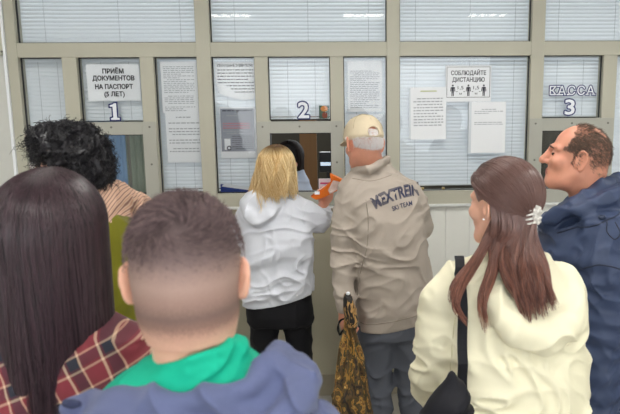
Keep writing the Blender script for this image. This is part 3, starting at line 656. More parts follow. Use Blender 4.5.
def hair_fall(f, n, phi, zend, r=(.086, .106, .098), c=(0, -.012, .03), pts=18, flare=0.0, wave=(.006, 9.0), thick=.012, part=(0, .02), th0=.03, clump=0.0, seed=1, rad=.0012, pull=None, tht=1.75, jit=.4):
    """hair growing from a parting, lying over the skull and hanging down; lengths in the head's own metres"""
    r_ = np.random.default_rng(seed); ph = r_.uniform(phi[0], phi[1], n)
    nc = max(1, n // 14); cl = r_.uniform(phi[0], phi[1], nc); near = cl[np.argmin(np.abs(ph[:, None] - cl[None]), 1)]
    lay = r_.random(n) ** .6 * thick; ze = np.array([zend(p) for p in ph]) + r_.normal(0, .018, n)
    t = np.linspace(0, 1, pts)[None]; p_ = ph[:, None]
    th_s = th0 + r_.random(n)[:, None] * jit                                 # roots spread over the top of the skull
    R = np.array(r)[None] + lay[:, None]
    Lh = (tht - th_s) * R.mean(1)[:, None]; zb = c[2] + R[:, 2:3] * math.cos(tht); Lf = np.maximum(zb - ze[:, None], .005); s = t * (Lh + Lf)
    th = np.clip(th_s + s / R.mean(1)[:, None], 0, tht); fall = np.maximum(s - Lh, 0); u = fall / np.maximum(Lf, .01)
    pc = p_ + (near[:, None] - p_) * clump * np.clip(s / (Lh + Lf) * 1.3, 0, 1)
    x = c[0] + R[:, 0:1] * np.sin(th) * np.sin(pc); y = c[1] - R[:, 1:2] * np.sin(th) * np.cos(pc); z = c[2] + R[:, 2:3] * np.cos(th) - fall
    bl = np.exp(-(th - .0) * 3); x = x + part[0] * bl; y = y + part[1] * bl
    fl = flare * u ** 1.0; x = x + fl * np.sin(pc); y = y - fl * np.cos(pc)
    a, k = wave; p0 = r_.uniform(0, 6.28, n)[:, None] * .35 + near[:, None] * 9
    wv = a * np.clip(s / .12, 0, 1) * np.sin(k * 2 * PI * s + p0); x = x + wv * np.cos(pc) + r_.normal(0, .002, n)[:, None] * u; y = y + wv * .6 * np.sin(pc) + wv * .3
    P = np.stack([x, y, z], -1)
    if pull is not None: P = pull(P, u, pc)
    W = f.o + (P * f.s) @ f.R.T
    return strand_geo(W, r_.uniform(.7, 1.25, n) * rad, 3)
def project(o, V, depth=.0012, dirv=(0, 1, 0), back=.6):
    """lay a flat print onto a surface"""
    from mathutils.bvhtree import BVHTree
    me = o.data; org = Vector(o['_o']); dv = Vector(dirv); T = BVHTree.FromPolygons([v.co + org for v in me.vertices], [p.vertices[:] for p in me.polygons]); out = []
    for v in V:
        hit = T.ray_cast(Vector(v) - dv * back, dv)[0]
        out.append((hit - dv * depth) if hit else Vector(v))
    return [tuple(p) for p in out]
def subdivided_text(body, size, w, bold=.0004):
    V, F = text_geo(body, size, 0, 0, 0, bold, extrude=0.0, w=w); return V, F
# ------------------------------------------------------------------ man in the beige cap
def cap_man():
    y = 3.25; A = lambda px, py, dy=0: at(px, py, y + dy)
    f = Frame(A(363, 144), yaw=-.42, pitch=-.22, roll=.05)
    base = A(388, 300); base[2] = 0; nb = A(376, 172, .035)
    hw = A(344, 314, -.12)
    P = head_prims(f, nb, ear=1.1, neck_r=.057)
    P += [L([(nb[0], y, nb[2] - .02, .06, .06), (nb[0] + .02, y, nb[2] - .12, .15, .08), (base[0], y, .97, .11, .075), (base[0], y, .88, .11, .07)], .03)]
    toe = np.array((-.2, .98, 0)); fl, fr_ = A(382, 400, 0) * [1, 1, 0], A(416, 400, .05) * [1, 1, 0]
    P += legs(A(375, 335), A(408, 335), fl, fr_, toe)
    P += [C([A(350, 200), A(345, 250), A(346, 295, -.10), hw + [0, 0, .02]], (.04, .035, .028, .026), .02)]
    P += hand_prims(hw, (-.02, -.05, -1), (-1, -.1, 0), side=1, sc=.98, curl=1.05, thumb=.8)
    P += [C([A(408, 192), A(418, 224, .03), A(404, 222, .25)], (.035, .028, .026), .02)]
    body = solid('person', P, M_SKINR, .004, None, None, it=1, origin=base)
    tag(body, 'man from behind in beige cap and beige jacket with printed back, holding a camouflage bag', 'person')
    # jacket
    mj = mat('beige_jacket_cloth', (174, 163, 152), .7, .25, var=.05, vscale=30, bump=.25, bscale=500)
    T = rows(y, [(166, 357, 391, .05, .02), (174, 347, 402, .075, .015), (184, 340, 413, .10, .01), (198, 341, 420, .125, .0), (220, 349, 423, .14, -.01), (245, 354, 426, .145, -.01), (270, 355, 431, .145, 0), (295, 356, 434, .145, 0), (318, 358, 428, .14, 0), (324, 359, 423, .135, 0)])
    J = [L(T, .03), C([A(352, 194, -.01), A(345, 218, -.03), A(343, 252, -.04), A(343, 282, -.09), A(345, 300, -.11), A(346, 306, -.115)], (.064, .066, .058, .05, .043, .040), .03),
         C([A(408, 192), A(419, 212, .01), A(422, 228, .06), A(405, 226, .26)], (.06, .058, .05, .045), .035)]
    # stand-up collar
    J += [C([A(353, 168, .05), A(357, 170, -.03), A(369, 170, -.075), A(380, 164, -.06), A(387, 160, .0), A(385, 160, .06)], (.013, .0145, .015, .0145, .012, .012), .012)]
    # tapered waistband
    d = addf(folds((5, 5, 14), .010, 11), folds((11, 9, 9), .007, 4), diag(folds((5, 5, 17), .007, 6), .8))
    sl = A(344, 255); d2 = addf(lambda X, Y, Z: d(X, Y, Z) * .55, masked(diag(folds((7, 7, 24), .012, 3), -.35), sl, .2), masked(diag(folds((8, 8, 20), .010, 8), .6), A(372, 240), .16))
    zc = [A(359, 330)[2], A(420, 317)[2]]; x0, x1 = A(359, 330)[0], A(420, 317)[0]
    def clip(X, Y, Z): return np.where(X > A(353, 320)[0], (zc[0] + (zc[1] - zc[0]) * (X - x0) / (x1 - x0)) - Z, -1)
    jk = solid('jacket', J, mj, .0045, d2, body, it=1, clip=clip)
    # hem band seam, cuff and back print
    def onjk(pts, rad, name, mt, dep=.0): MB().tube(project(jk, [A(*p) for p in pts], dep), rad, 6).build(name, mt, body, smooth=True)
    ms = mat('jacket_seam', (134, 126, 115), .8)
    onjk([(360 + k * 3.05, 318.5 - k * .66) for k in range(20)], .0022, 'hem_seam', ms)
    onjk(spline([(365, 196), (367, 215), (366, 240), (361, 262), (357, 290)], 16), .0022, 'armhole_seam', ms)
    onjk(spline([(352, 177), (372, 178.5), (396, 172)], 10), .0015, 'collar_seam', ms)
    ink = mat('faded_navy_print', (52, 56, 82), .8, var=.35, vscale=70); ink2 = mat('faded_print_outline', (98, 94, 100), .8)
    def arc(V, F, cx, cy, R, dpx, mt, nm, sc=1.0):
        # V in metres around 0: bend along an arc in photo-independent jacket coordinates (x along the back, z up)
        pc = A(cx, cy); out = []
        for v in V:
            a = v[0] / R; rr = R + v[2]; q = np.array([pc[0] + rr * math.sin(a), y, pc[2] - R + rr * math.cos(a)])
            c, s = math.cos(dpx), math.sin(dpx); dx, dz = q[0] - pc[0], q[2] - pc[2]; out.append((pc[0] + c * dx - s * dz, y, pc[2] + s * dx + c * dz))
        mk(nm, project(jk, out, .0025), F, mt, jk)
    V, F = subdivided_text('MEXTREIN', 0.074, .236, .0032); arc(V, F, 394, 190.5, .42, .24, ink2, 'print_outline')
    V, F = subdivided_text('MEXTREIN', .064, .226, .0014); V = [(v[0], v[1], v[2]) for v in V]
    pc = None; V2 = V
    def arc2(*a): arc(*a)
    arc(V2, F, 394, 190.5, .42, .24, ink, 'print_lettering')
    V, F = subdivided_text('SKI TEAM', .03, .1, .0005); arc(V, F, 400, 201.5, .42, .22, ink, 'print_lettering')
    # trousers and shoes
    mt_ = mat('grey_trouser_wool', (100, 104, 114), .8, .2, var=.08, vscale=200, bump=.1, bscale=600)
    kl, kr = A(378, 410, .02), A(414, 410, .04)
    Pq = [L(rows(y, [(300, 364, 420, .11, 0), (318, 361, 424, .13, 0), (334, 361, 423, .12, 0)]), .03), C([A(376, 332), kl, fl + [0, 0, .04]], (.085, .070, .062), .035), C([A(406, 332, .01), kr, fr_ + [0, 0, .04]], (.083, .070, .062), .035)]
    solid('trousers', Pq, mt_, .0055, addf(folds((8, 8, 3), .006, 21), folds((6, 6, 14), .005, 5)), body)
    shoe(fl, toe, body); shoe(fr_, toe, body)
    # cap: crown with an opening at the back, band, strap and peak (the peak points away)
    mc = mat('beige_cap_cotton', (208, 193, 166), .8, .2, var=.06, vscale=60, bump=.2, bscale=500)
    K = [f.E((0, -.012, .052), (.0885, .110, .086), .02), f.E((0, -.012, .030), (.0905, .1125, .034), .02), f.E((0, -.016, .030), (.0795, .1005, .0885), .004, 's'), f.E((0, -.12, .038), (.027, .06, .024), .004, 's')]
    def cl(X, Y, Z): q = f.inv(np.stack([X, Y, Z], -1).reshape(-1, 3)); return ((.012 + .10 * np.maximum(q[:, 1] * 0, 0)) - q[:, 2]).reshape(X.shape) * f.s
    cap = solid('baseball_cap', K, mc, .003, addf(folds((24, 24, 24), .0025, 2, sharp=False)), body, clip=cl)
    b = MB(); b.tube([f(math.sin(a) * .034, -.1245 + .012 * abs(math.sin(a)) - .0, .020 - .003 * math.cos(a * 2)) for a in np.linspace(-1.2, 1.2, 9)], .0055, 6, flat=.5); b.build('cap_strap', mc, cap, smooth=True)
    b = MB(); pts = []
    n = 14
    for j in range(5):
        for i in range(n + 1):
            a = (i / n - .5) * 2.3; rr = 1 + j / 4 * .62 * math.cos(a * .75); pts.append(f(math.sin(a) * .088 * (1 + (rr - 1) * .35), -.012 + math.cos(a) * .109 * rr, .032 - .022 * (rr - 1) * 1.2 - .012 * math.sin(a) ** 2))
    Fp = [[j * (n + 1) + i, j * (n + 1) + i + 1, (j + 1) * (n + 1) + i + 1, (j + 1) * (n + 1) + i] for j in range(4) for i in range(n)]
    m2 = len(pts); V = pts + [p - f.R @ np.array((0, 0, .004)) for p in pts]; Fp2 = Fp + [[q + m2 for q in g_[::-1]] for g_ in Fp]
    rim = list(range(n + 1)) + [j * (n + 1) + n for j in range(1, 5)] + [4 * (n + 1) + i for i in range(n - 1, -1, -1)] + [j * (n + 1) for j in range(3, 0, -1)]
    Fp2 += [[rim[k], rim[(k + 1) % len(rim)], rim[(k + 1) % len(rim)] + m2, rim[k] + m2] for k in range(len(rim))]
    mk('cap_peak', V, Fp2, mc, body, smooth=True)
    MB().tube([f(0, -.012, .1365), f(0, -.012, .1415)], .007, 10).build('cap_button', mc, body)
    b = MB()
    for a in np.arange(6) * PI / 3: b.tube([f(.0892 * math.sin(t_) * math.sin(a), -.012 + .1108 * math.sin(t_) * math.cos(a), .052 + .0868 * math.cos(t_)) for t_ in np.linspace(.1, 1.45, 10)] if a != PI else [f(0, -.012 - .1108 * math.sin(t_), .052 + .0868 * math.cos(t_)) for t_ in np.linspace(.1, 1.0, 8)], .0011, 5)
    b.build('cap_seams', mat('cap_stitch', (170, 152, 126), .8), cap, smooth=True)
    # short white hair below the cap
    hm = hairmat('white_hair', (226, 218, 216), (246, 242, 240), .5)
    r_ = np.random.default_rng(5); n = 6500; ph = r_.uniform(-1.75, 1.75, n); zz = r_.uniform(-.045, .06, n); zz = zz[np.abs(ph) > -1]; n = len(zz)
    ok = (zz > -.047 + .035 * np.abs(np.sin(ph[:n])) ** 2) & ~((np.abs(ph[:n]) > 1.18) & (zz < .022)); ph, zz = ph[:n][ok], zz[ok]; n = len(zz)
    dz = np.stack([np.sin(ph) * .08, -np.cos(ph) * .1, zz], 1); dz /= np.linalg.norm(dz, axis=1)[:, None]; Rt = snap(body, f, dz, (0, -.016, 0)); t = np.linspace(0, 1, 4)[None, :, None]; ln = r_.uniform(.006, .011, n)[:, None, None]
    out = np.stack([np.sin(ph), -np.cos(ph), ph * 0], -1)[:, None]; dn = np.array((0, 0, -1.0))[None, None]; jit = r_.normal(0, .3, (n, 1, 3))
    Pst = Rt[:, None] + ln * t * (dn + jit + out * .35) + out * .002 * np.sin(t * 2.5)
    V, Fh = strand_geo(f.o + Pst @ f.R.T, .0007, 3); mk('hair', V, Fh, hm, body, smooth=True)
    return f
cap_man()

def camo_bag():
    y = 3.04; A = lambda px, py, dy=0: at(px, py, y + dy)
    t = NT('camouflage_cloth'); tc = t.n('ShaderNodeTexCoord'); mp = t.n('ShaderNodeMapping'); mp.inputs['Scale'].default_value = (1, 1, .55); t.l(tc.outputs['Object'], mp.inputs[0])
    vo = t.n('ShaderNodeTexNoise'); vo.inputs['Scale'].default_value = 26; vo.inputs['Detail'].default_value = 3; vo.inputs['Distortion'].default_value = 1.4; t.l(mp.outputs[0], vo.inputs['Vector'])
    cr_ = t.n('ShaderNodeValToRGB'); cr_.color_ramp.interpolation = 'CONSTANT'; els = cr_.color_ramp.elements
    for p, c in ((0, (38, 30, 24)), (.38, (88, 66, 36)), (.47, (62, 58, 34)), (.53, (168, 126, 58)), (.6, (112, 78, 38)), (.66, (206, 170, 96)), (.74, (58, 44, 30))):
        e = els[0] if p == 0 else els.new(p); e.color = srgb(*c); e.position = p
    els[1].position if len(els) else 0
    t.l(vo.outputs['Fac'], cr_.inputs[0]); t.l(cr_.outputs[0], t.b.inputs['Base Color']); t.b.inputs['Roughness'].default_value = .55
    mcam = t.m
    T = rows(y, [(318, 346, 352, .012, 0), (330, 345, 354, .02, 0), (345, 341, 359, .045, 0), (365, 338, 362, .07, 0), (390, 335, 366, .09, 0), (412, 333, 371, .10, 0), (424, 334, 371, .10, 0), (428, 338, 366, .07, 0)])
    def pleat(X, Y, Z):
        a = np.arctan2(Y - y, X - T[4][0]); k = np.clip((Z - T[-1][2]) / (T[0][2] - T[-1][2]), 0, 1); return (.006 + .006 * k) * np.sin(a * 9 + 5 * vnoise(X * 9, Y * 9, Z * 6, 3)) * np.clip(1.2 - k * .5, 0, 1)
    bag = solid('bag', [L(T, .02)], mcam, .004, addf(pleat, folds((14, 14, 8), .007, 7)), None, origin=A(350, 428))
    tag(bag, 'brown camouflage cloth bag hanging from the hand of the man in the beige cap', 'bag')
    mb = mat('dark_gold_pattern', (40, 32, 26), .5, var=.2); t = mb.node_tree
    T2 = rows(y - .02, [(294, 345, 350, .012, 0), (300, 344, 353, .025, 0), (310, 344, 356, .03, 0), (320, 345, 358, .03, 0), (327, 349, 356, .02, 0)])
    t = NT('tiger_print_cloth'); tc = t.n('ShaderNodeTexCoord'); wv = t.n('ShaderNodeTexNoise'); wv.inputs['Scale'].default_value = 34; wv.inputs['Distortion'].default_value = 2; mp = t.n('ShaderNodeMapping'); mp.inputs['Scale'].default_value = (1, 1, .4); t.l(tc.outputs['Object'], mp.inputs[0]); t.l(mp.outputs[0], wv.inputs['Vector'])
    rp = t.n('ShaderNodeValToRGB'); rp.color_ramp.elements[0].position = .52; rp.color_ramp.elements[0].color = srgb(26, 22, 22); rp.color_ramp.elements[1].position = .58; rp.color_ramp.elements[1].color = srgb(196, 152, 92); t.l(wv.outputs['Fac'], rp.inputs[0]); t.l(rp.outputs[0], t.b.inputs['Base Color'])
    solid('bag_top', [L(T2, .01)], t.m, .003, folds((30, 30, 14), .004, 4), bag)
    p = A(348, 293.5, -.04); V = [p + .009 * np.array((math.cos(a), 0, math.sin(a))) for a in np.linspace(0, 6.283, 13)[:-1]]
    solid('button', [E(p, (.009, .006, .009))], M_WHITE, .002, None, bag)
    b = MB(); b.tube(spline([A(350, 324, -.0), A(345, 319, .03), A(340, 321, .04), A(338, 328, .03), A(340, 335, .03), A(343, 330, .03), A(345, 337, .03)], 18), [.006 + .005 * abs(math.sin(k * .9)) for k in range(18)], 6, flat=.5); b.build('strap', M_BLACK, bag, smooth=True)
camo_bag()

# ------------------------------------------------------------------ blonde woman in white
def blonde():
    y = 3.4; A = lambda px, py, dy=0: at(px, py, y + dy)
    f = Frame(A(277, 171), yaw=.3, pitch=-.12, sc=.92); base = A(279, 300); base[2] = 0; nb = A(274, 204)
    hw = A(324, 203, .2)
    P = head_prims(f, nb, ear=.9, jaw=.94, neck_r=.05)
    toe = np.array((.15, .98, 0)); fl, fr_ = A(263, 400, 0) * [1, 1, 0], A(299, 400, .04) * [1, 1, 0]
    P += [L([(nb[0], y, nb[2] - .0, .05, .05), (nb[0], y, nb[2] - .12, .13, .07), (base[0], y, .97, .11, .075), (base[0], y, .88, .11, .07)], .03)] + legs(A(264, 320), A(298, 320), fl, fr_, toe, (.08, .055, .042))
    P += [C([A(297, 208), A(319, 222, .05), hw], (.035, .032, .024), .02), C([A(247, 212), A(240, 240, .1), A(262, 230, .32)], (.035, .03, .025), .02)]
    P += hand_prims(hw, (.25, .45, .6), (.3, -.9, .25), side=-1, sc=.9, curl=.75, thumb=.6)
    body = solid('person', P, M_SKINR, .0042, None, None, origin=base); tag(body, 'blonde woman from behind in white hooded top and black trousers at the middle hatch', 'person')
    mw = mat('white_linen', (216, 219, 228), .75, .2, var=.03, vscale=160, bump=.3, bscale=420, stretch=(1, 1, .5))
    T = rows(y, [(196, 259, 287, .05, .01), (205, 248, 300, .085, 0), (216, 243, 308, .105, 0), (230, 242, 311, .115, -.01), (250, 243, 313, .12, -.01), (270, 243, 313, .125, 0), (285, 243, 313, .13, 0), (298, 243, 312, .13, 0), (306, 243, 311, .13, 0)])
    J = [L(T, .03), C([A(291, 208), A(306, 213, .02), A(318, 221, .05), A(322, 219, .1), A(323, 212, .17)], (.065, .068, .066, .056, .042), .03), C([A(251, 212), A(243, 226, .03), A(241, 238, .1), A(258, 234, .28)], (.055, .058, .05, .04), .03)]
    # hood lying on the back
    J += [C([A(281, 192, .0), A(277, 202, -.06), A(268, 214, -.105), A(258, 220, -.11), A(250, 214, -.10), A(247, 204, -.06), A(255, 194, .0)], (.022, .028, .034, .038, .034, .03, .024), .012),
          E(A(262, 203, -.06), (.09, .06, .07), k=.02), f.E((0, -.02, -.09), (.055, .065, .07), .012, 's')]
    d = addf(folds((4, 4, 15), .008, 31), folds((10, 9, 12), .005, 33), masked(diag(folds((5, 5, 20), .014, 35), .15), A(278, 276, -.1), .14), masked(folds((14, 12, 14), .009, 40), A(264, 206, -.1), .1))
    za, zb = A(244, 304.5)[2], A(311, 291)[2]; xa, xb = A(244, 304)[0], A(311, 292)[0]
    solid('hooded_top', J, mw, .0045, d, body, clip=lambda X, Y, Z: np.where(Z < A(0, 270)[2], za + (zb - za) * ((X - xa) / (xb - xa)) ** 1.5 * np.sign(1) if False else za + (zb - za) * np.clip((X - xa) / (xb - xa), 0, 1) ** 1.4 - Z, -1))
    Pq = [L(rows(y, [(285, 250, 307, .1, 0), (300, 246, 312, .118, 0), (312, 246, 313, .122, 0), (322, 250, 312, .11, 0)]), .03), C([A(264, 316), A(265, 362, .02), fl + [0, 0, .05]], (.076, .064, .05), .03), C([A(297, 312), A(300, 362, .02), fr_ + [0, 0, .05]], (.077, .064, .05), .03)]
    tq = solid('trousers', Pq, M_BLACK, .005, folds((8, 8, 12), .005, 3), body)
    solid('rivet', [E(A(297, 295.6, -.118), (.005, .004, .005))], M_WHITE, .002, None, body)
    shoe(fl, toe, body); shoe(fr_, toe, body)
    hm = hairmat('blonde_hair', (204, 162, 98), (255, 234, 186), .42, .4, (120, 92, 62), (f.o[2] + .095 - 0, f.o[2] + .13))
    # colours by height use the object's own origin
    hm.node_tree.nodes['Map Range'].inputs['From Min'].default_value = f.o[2] + .085; hm.node_tree.nodes['Map Range'].inputs['From Max'].default_value = f.o[2] + .125
    def PL(P, u, pc): P[..., 0] -= .030 * u * np.clip(-np.sin(pc) + .2, 0, 1); P[..., 2] += .02 * u * np.clip(np.sin(pc), 0, 1) + .014 * np.sin(pc * 11) * u; return P
    zend = lambda p: -.125 - .02 * math.cos(p + .6) - .045 * (p < -.3)
    parts = [hair_fall(f, 2300, (-2.3, 2.3), zend, r=(.083, .102, .095), flare=.004, wave=(.014, 4.5), thick=.014, clump=.85, seed=3, rad=.0016, tht=1.5, pull=PL), hair_fall(f, 700, (-2.4, 2.4), lambda p: -.13 - .06 * (p < -.2), r=(.083, .102, .095), flare=.018, wave=(.018, 4), thick=.02, clump=.95, seed=9, rad=.0016, tht=1.5, pull=PL)]
    hv = solid('hair', [f.E((0, -.014, .03), (.083, .102, .095), .02), f.E((0, -.04, -.05), (.082, .066, .09), .03), f.E((0, .075, -.04), (.06, .05, .09), .01, 's')], mat('blonde_hair_under', (176, 138, 84), .6, var=.25, vscale=60), .005, folds((40, 40, 10), .006, 3), body)
    V, F = merge(parts); mk('hair_strands', V, F, hm, hv, smooth=True)
    return f
blonde()

def orange_pouch():
    y = 3.55; A = lambda px, py, dy=0: at(px, py, y + dy)
    # a zip document pouch: orange trim, clear window with notes inside
    c0, c1, c2, c3 = A(311, 196, -.02), A(340, 175.5, .03), A(345, 183, .03), A(318, 199, -.03)
    P = [A(310.5, 196.5, .0), A(331, 182.5, .05), A(330, 174, .05), A(345.5, 181.5, .0), A(339, 190, -.02), A(325, 197, -.02), A(316, 200, -.02)]
    n = len(P); mo = mat('orange_vinyl', (232, 118, 28), .35, .5, var=.12, vscale=40); V = P + [p + np.array((.003, .016, .004)) for p in P]
    b = MB(); b.add(V, [list(range(n)), list(range(n, 2 * n))[::-1]] + [[i, i + n, (i + 1) % n + n, (i + 1) % n] for i in range(n)]); o = b.build('document_pouch', mo, origin=A(325, 200)); tag(o, 'orange zip pouch with clear window held up by the blonde woman in white', 'pouch')
    W = [A(328, 190, -.01), A(333, 180, .035), A(343, 182.5, -.005), A(338, 189, -.025), A(330, 194, -.025)]; W = [w_ + np.array((0, -.008, 0)) for w_ in W]
    mc = mat('clear_window_notes', (196, 170, 160), .25, .6, var=.2, vscale=60); k = len(W); V = W + [p + np.array((0, .004, 0)) for p in W]
    MB().add(V, [list(range(k)), list(range(k, 2 * k))[::-1]] + [[i, i + k, (i + 1) % k + k, (i + 1) % k] for i in range(k)]).build('clear_window', mc, o)
    MB().tube([A(311, 196, -.012), A(322, 189, -.004), A(333, 180, .02)], .0028, 6).build('zip', mat('zip_orange', (206, 92, 16), .4), o, smooth=True)
    MB().box(*[float(v) for v in (A(315, 196)[0], A(320, 196)[0], y - .045, y - .04, A(0, 197.5)[2], A(0, 194.5)[2])]).build('zip_tag', M_WHITE, o)
orange_pouch()

def clerk():
    y = 4.42; A = lambda px, py, dy=0: at(px, py, y + dy)
    f = Frame(A(290, 160), yaw=PI + .15, pitch=-.15, sc=.9); base = A(290, 220); base[2] = 0; nb = A(291, 184)
    P = head_prims(f, nb, ear=.9, jaw=.94, neck_r=.05) + [L([(nb[0], y, nb[2], .05, .05), (nb[0], y, nb[2] - .12, .15, .08), (nb[0], y, .95, .13, .09), (nb[0], y, .5, .16, .12)], .03), C([(nb[0] - .09, y, .55), (nb[0] - .1, y - .0, .5), (nb[0] - .1, y + .02, .0 + .05)], (.08, .07, .05), .02), C([(nb[0] + .09, y, .55), (nb[0] + .1, y - .0, .5), (nb[0] + .1, y + .02, .05)], (.08, .07, .05), .02)]
    body = solid('person', P, M_SKIN, .006, None, None, origin=base); tag(body, 'dark-haired clerk in pale blue behind the middle hatch, partly hidden by the blonde woman', 'person')
    T = rows(y, [(170, 288, 303, .05, 0), (176, 282, 306, .065, 0), (184, 274, 310, .08, 0), (196, 268, 314, .1, 0), (240, 268, 314, .12, 0), (290, 272, 312, .12, 0)])
    solid('blouse', [L(T, .03), C([A(303, 192), A(311, 225, -.05), A(305, 232, -.2)], (.055, .05, .04), .03), C([A(276, 194), A(268, 225, -.05), A(275, 232, -.2)], (.055, .05, .04), .03)], mat('pale_blue_blouse', (176, 186, 206), .7, var=.04), .006, folds((8, 8, 14), .006, 8), body)
    solid('trousers', [C([(nb[0] - .09, y, .62), (nb[0] - .1, y, .45), (nb[0] - .1, y + .02, .06)], (.1, .09, .06), .02), C([(nb[0] + .09, y, .62), (nb[0] + .1, y, .45), (nb[0] + .1, y + .02, .06)], (.1, .09, .06), .02)], M_BLACK, .008, None, body)
    hm = hairmat('clerk_hair', (24, 18, 18), (46, 36, 34), .55, .2)
    hv = solid('hair', [f.E((0, -.016, .032), (.085, .106, .094), .02), f.E((0, -.05, -.08), (.075, .05, .12), .03), f.E((-.062, .02, -.05), (.018, .04, .09), .02), f.E((.062, .02, -.05), (.018, .04, .09), .02)], MATS['clerk_hair'], .005, folds((50, 50, 8), .004, 3), body)
    V, F = hair_fall(f, 900, (-2.2, 2.2), lambda p: -.22, flare=-.015, wave=(.004, 5), thick=.016, clump=.5, seed=13, rad=.0018); mk('hair_strands', V, F, hm, hv, smooth=True)
    # counter things behind the hatch
    t = tag(MB().box(-.7, .35, 4.07, 4.3, 1.12, 1.15, .004).build('counter_desk', mat('desk_wood', (150, 112, 70), .45, var=.15, vscale=10, stretch=(1, 6, 6))), 'brown wooden counter top inside the middle hatch', 'desk')
    MB().box(-.66, -.63, 4.09, 4.28, 0, 1.12).build('leg', MATS['desk_wood'], t); MB().box(.28, .31, 4.09, 4.28, 0, 1.12).build('leg', MATS['desk_wood'], t)
    s_ = tag(MB().box(-.135, -.035, D + .05, D + .056, 1.15, 1.355, .001).build('paper_leaflet', mat('pink_paper', (236, 214, 222), .6)), 'pale pink leaflet with red heading standing in the middle hatch', 'leaflet')
    MB().box(-.125, -.045, D + .0485, D + .0495, 1.322, 1.332).build('heading', mat('magenta_ink', (206, 60, 110), .6), s_)
    print_lines(s_, -.125, -.045, 1.2, 1.31, D + .0488, 8, MATS['red_ink'], 50)
    a_, b_ = at(319, 152, 5.0), at(331, 172, 5.0); x0_, x1_, z0_, z1_ = float(a_[0]), float(b_[0]) + .06, float(b_[2]), float(a_[2]); mm = (x0_ + x1_) / 2
    m_ = empty('monitor', (mm, 5.0, .75)); tag(m_, 'black computer monitor in the office behind the middle hatch', 'monitor')
    MB().box(x0_, x1_, 4.98, 5.02, z0_, z1_, .006).build('screen', mat('monitor_black', (20, 22, 26), .3), m_); MB().box(mm - .02, mm + .02, 5.0, 5.02, .755, z0_ + .01).build('stand', MATS['monitor_black'], m_); MB().box(x0_ + .01, x1_ - .01, 4.976, 4.979, z0_ + .05, z0_ + .075).build('lit_bar', emit('screen_blue', (.5, .7, .95, 1), .5), m_)
    MB().box(mm - .1, mm + .1, 4.93, 5.08, .742, .757).build('foot', MATS['monitor_black'], m_)
    d_ = tag(MB().box(-.4, .8, 4.85, 5.45, .70, .74, .004).build('office_desk', MATS['desk_wood']), 'brown office desk under the monitor behind window 2', 'desk')
    for q in ((-.38, -.34), (.74, .78)): MB().box(q[0], q[1], 4.9, 5.4, 0, .70).build('leg', MATS['desk_wood'], d_)
clerk()
# ------------------------------------------------------------------ helpers for the people in the queue
def lock(guide, n, r0, r1, rad=.001, seed=0, pts=16, wav=.0, flat=(1, 1, 1), end=.12):
    """a lock of hair along a guide line, spread r0 at its root and r1 at its tip"""
    r_ = np.random.default_rng(seed); G = spline(guide, pts); t = np.linspace(0, 1, pts); u = r_.normal(0, 1, (n, 3)); u /= np.maximum(np.linalg.norm(u, axis=1)[:, None], .8); u *= np.array(flat)
    sp = (r0 + (r1 - r0) * np.sin(t * PI / 2))[None, :, None]; P = G[None] + u[:, None] * sp
    if wav: P = P + wav * np.sin(t[None, :, None] * 9 + r_.uniform(0, 2, (n, 1, 1)) + u[:, None, :1] * 3) * np.array((1, .5, 0))
    e = 1 - r_.random(n) * end; idx = (t[None] * e[:, None]) * (pts - 1); i0 = np.clip(idx.astype(int), 0, pts - 2); fr_ = (idx - i0)[..., None]; k = np.arange(n)[:, None]
    P = P[k, i0] * (1 - fr_) + P[k, i0 + 1] * fr_
    return strand_geo(P, r_.uniform(.7, 1.3, n) * rad, 3)
def gown(name, cen, r, ztop, mt, parent, h=.008):
    pass
def stance(cx, cy, toe, parent_mat=None, w=.1):
    t = np.array(toe, float); s = np.array((t[1], -t[0], 0)); c = np.array((cx, cy, 0.)); return c - s * w, c + s * w
def trousers_of(cx, cy, zt, fl, fr_, rx, ry, mt, parent, yaw=0):
    s = (fr_ - fl) / np.linalg.norm(fr_ - fl)
    P = [L([(cx, cy, zt - .24, rx * .96, ry), (cx, cy, zt, rx * .98, ry)], .03, yaw=yaw)]
    for ft, k in ((fl, -1), (fr_, 1)):
        hp = np.array((cx, cy, zt - .14)) + s * k * rx * .5; P.append(C([hp, hp * .5 + ft * .5 + [0, 0, .02], ft + [0, 0, .05]], (rx * .54, .07, .058), .03))
    return solid('trousers', P, mt, .008, folds((8, 8, 12), .005, 3), parent)

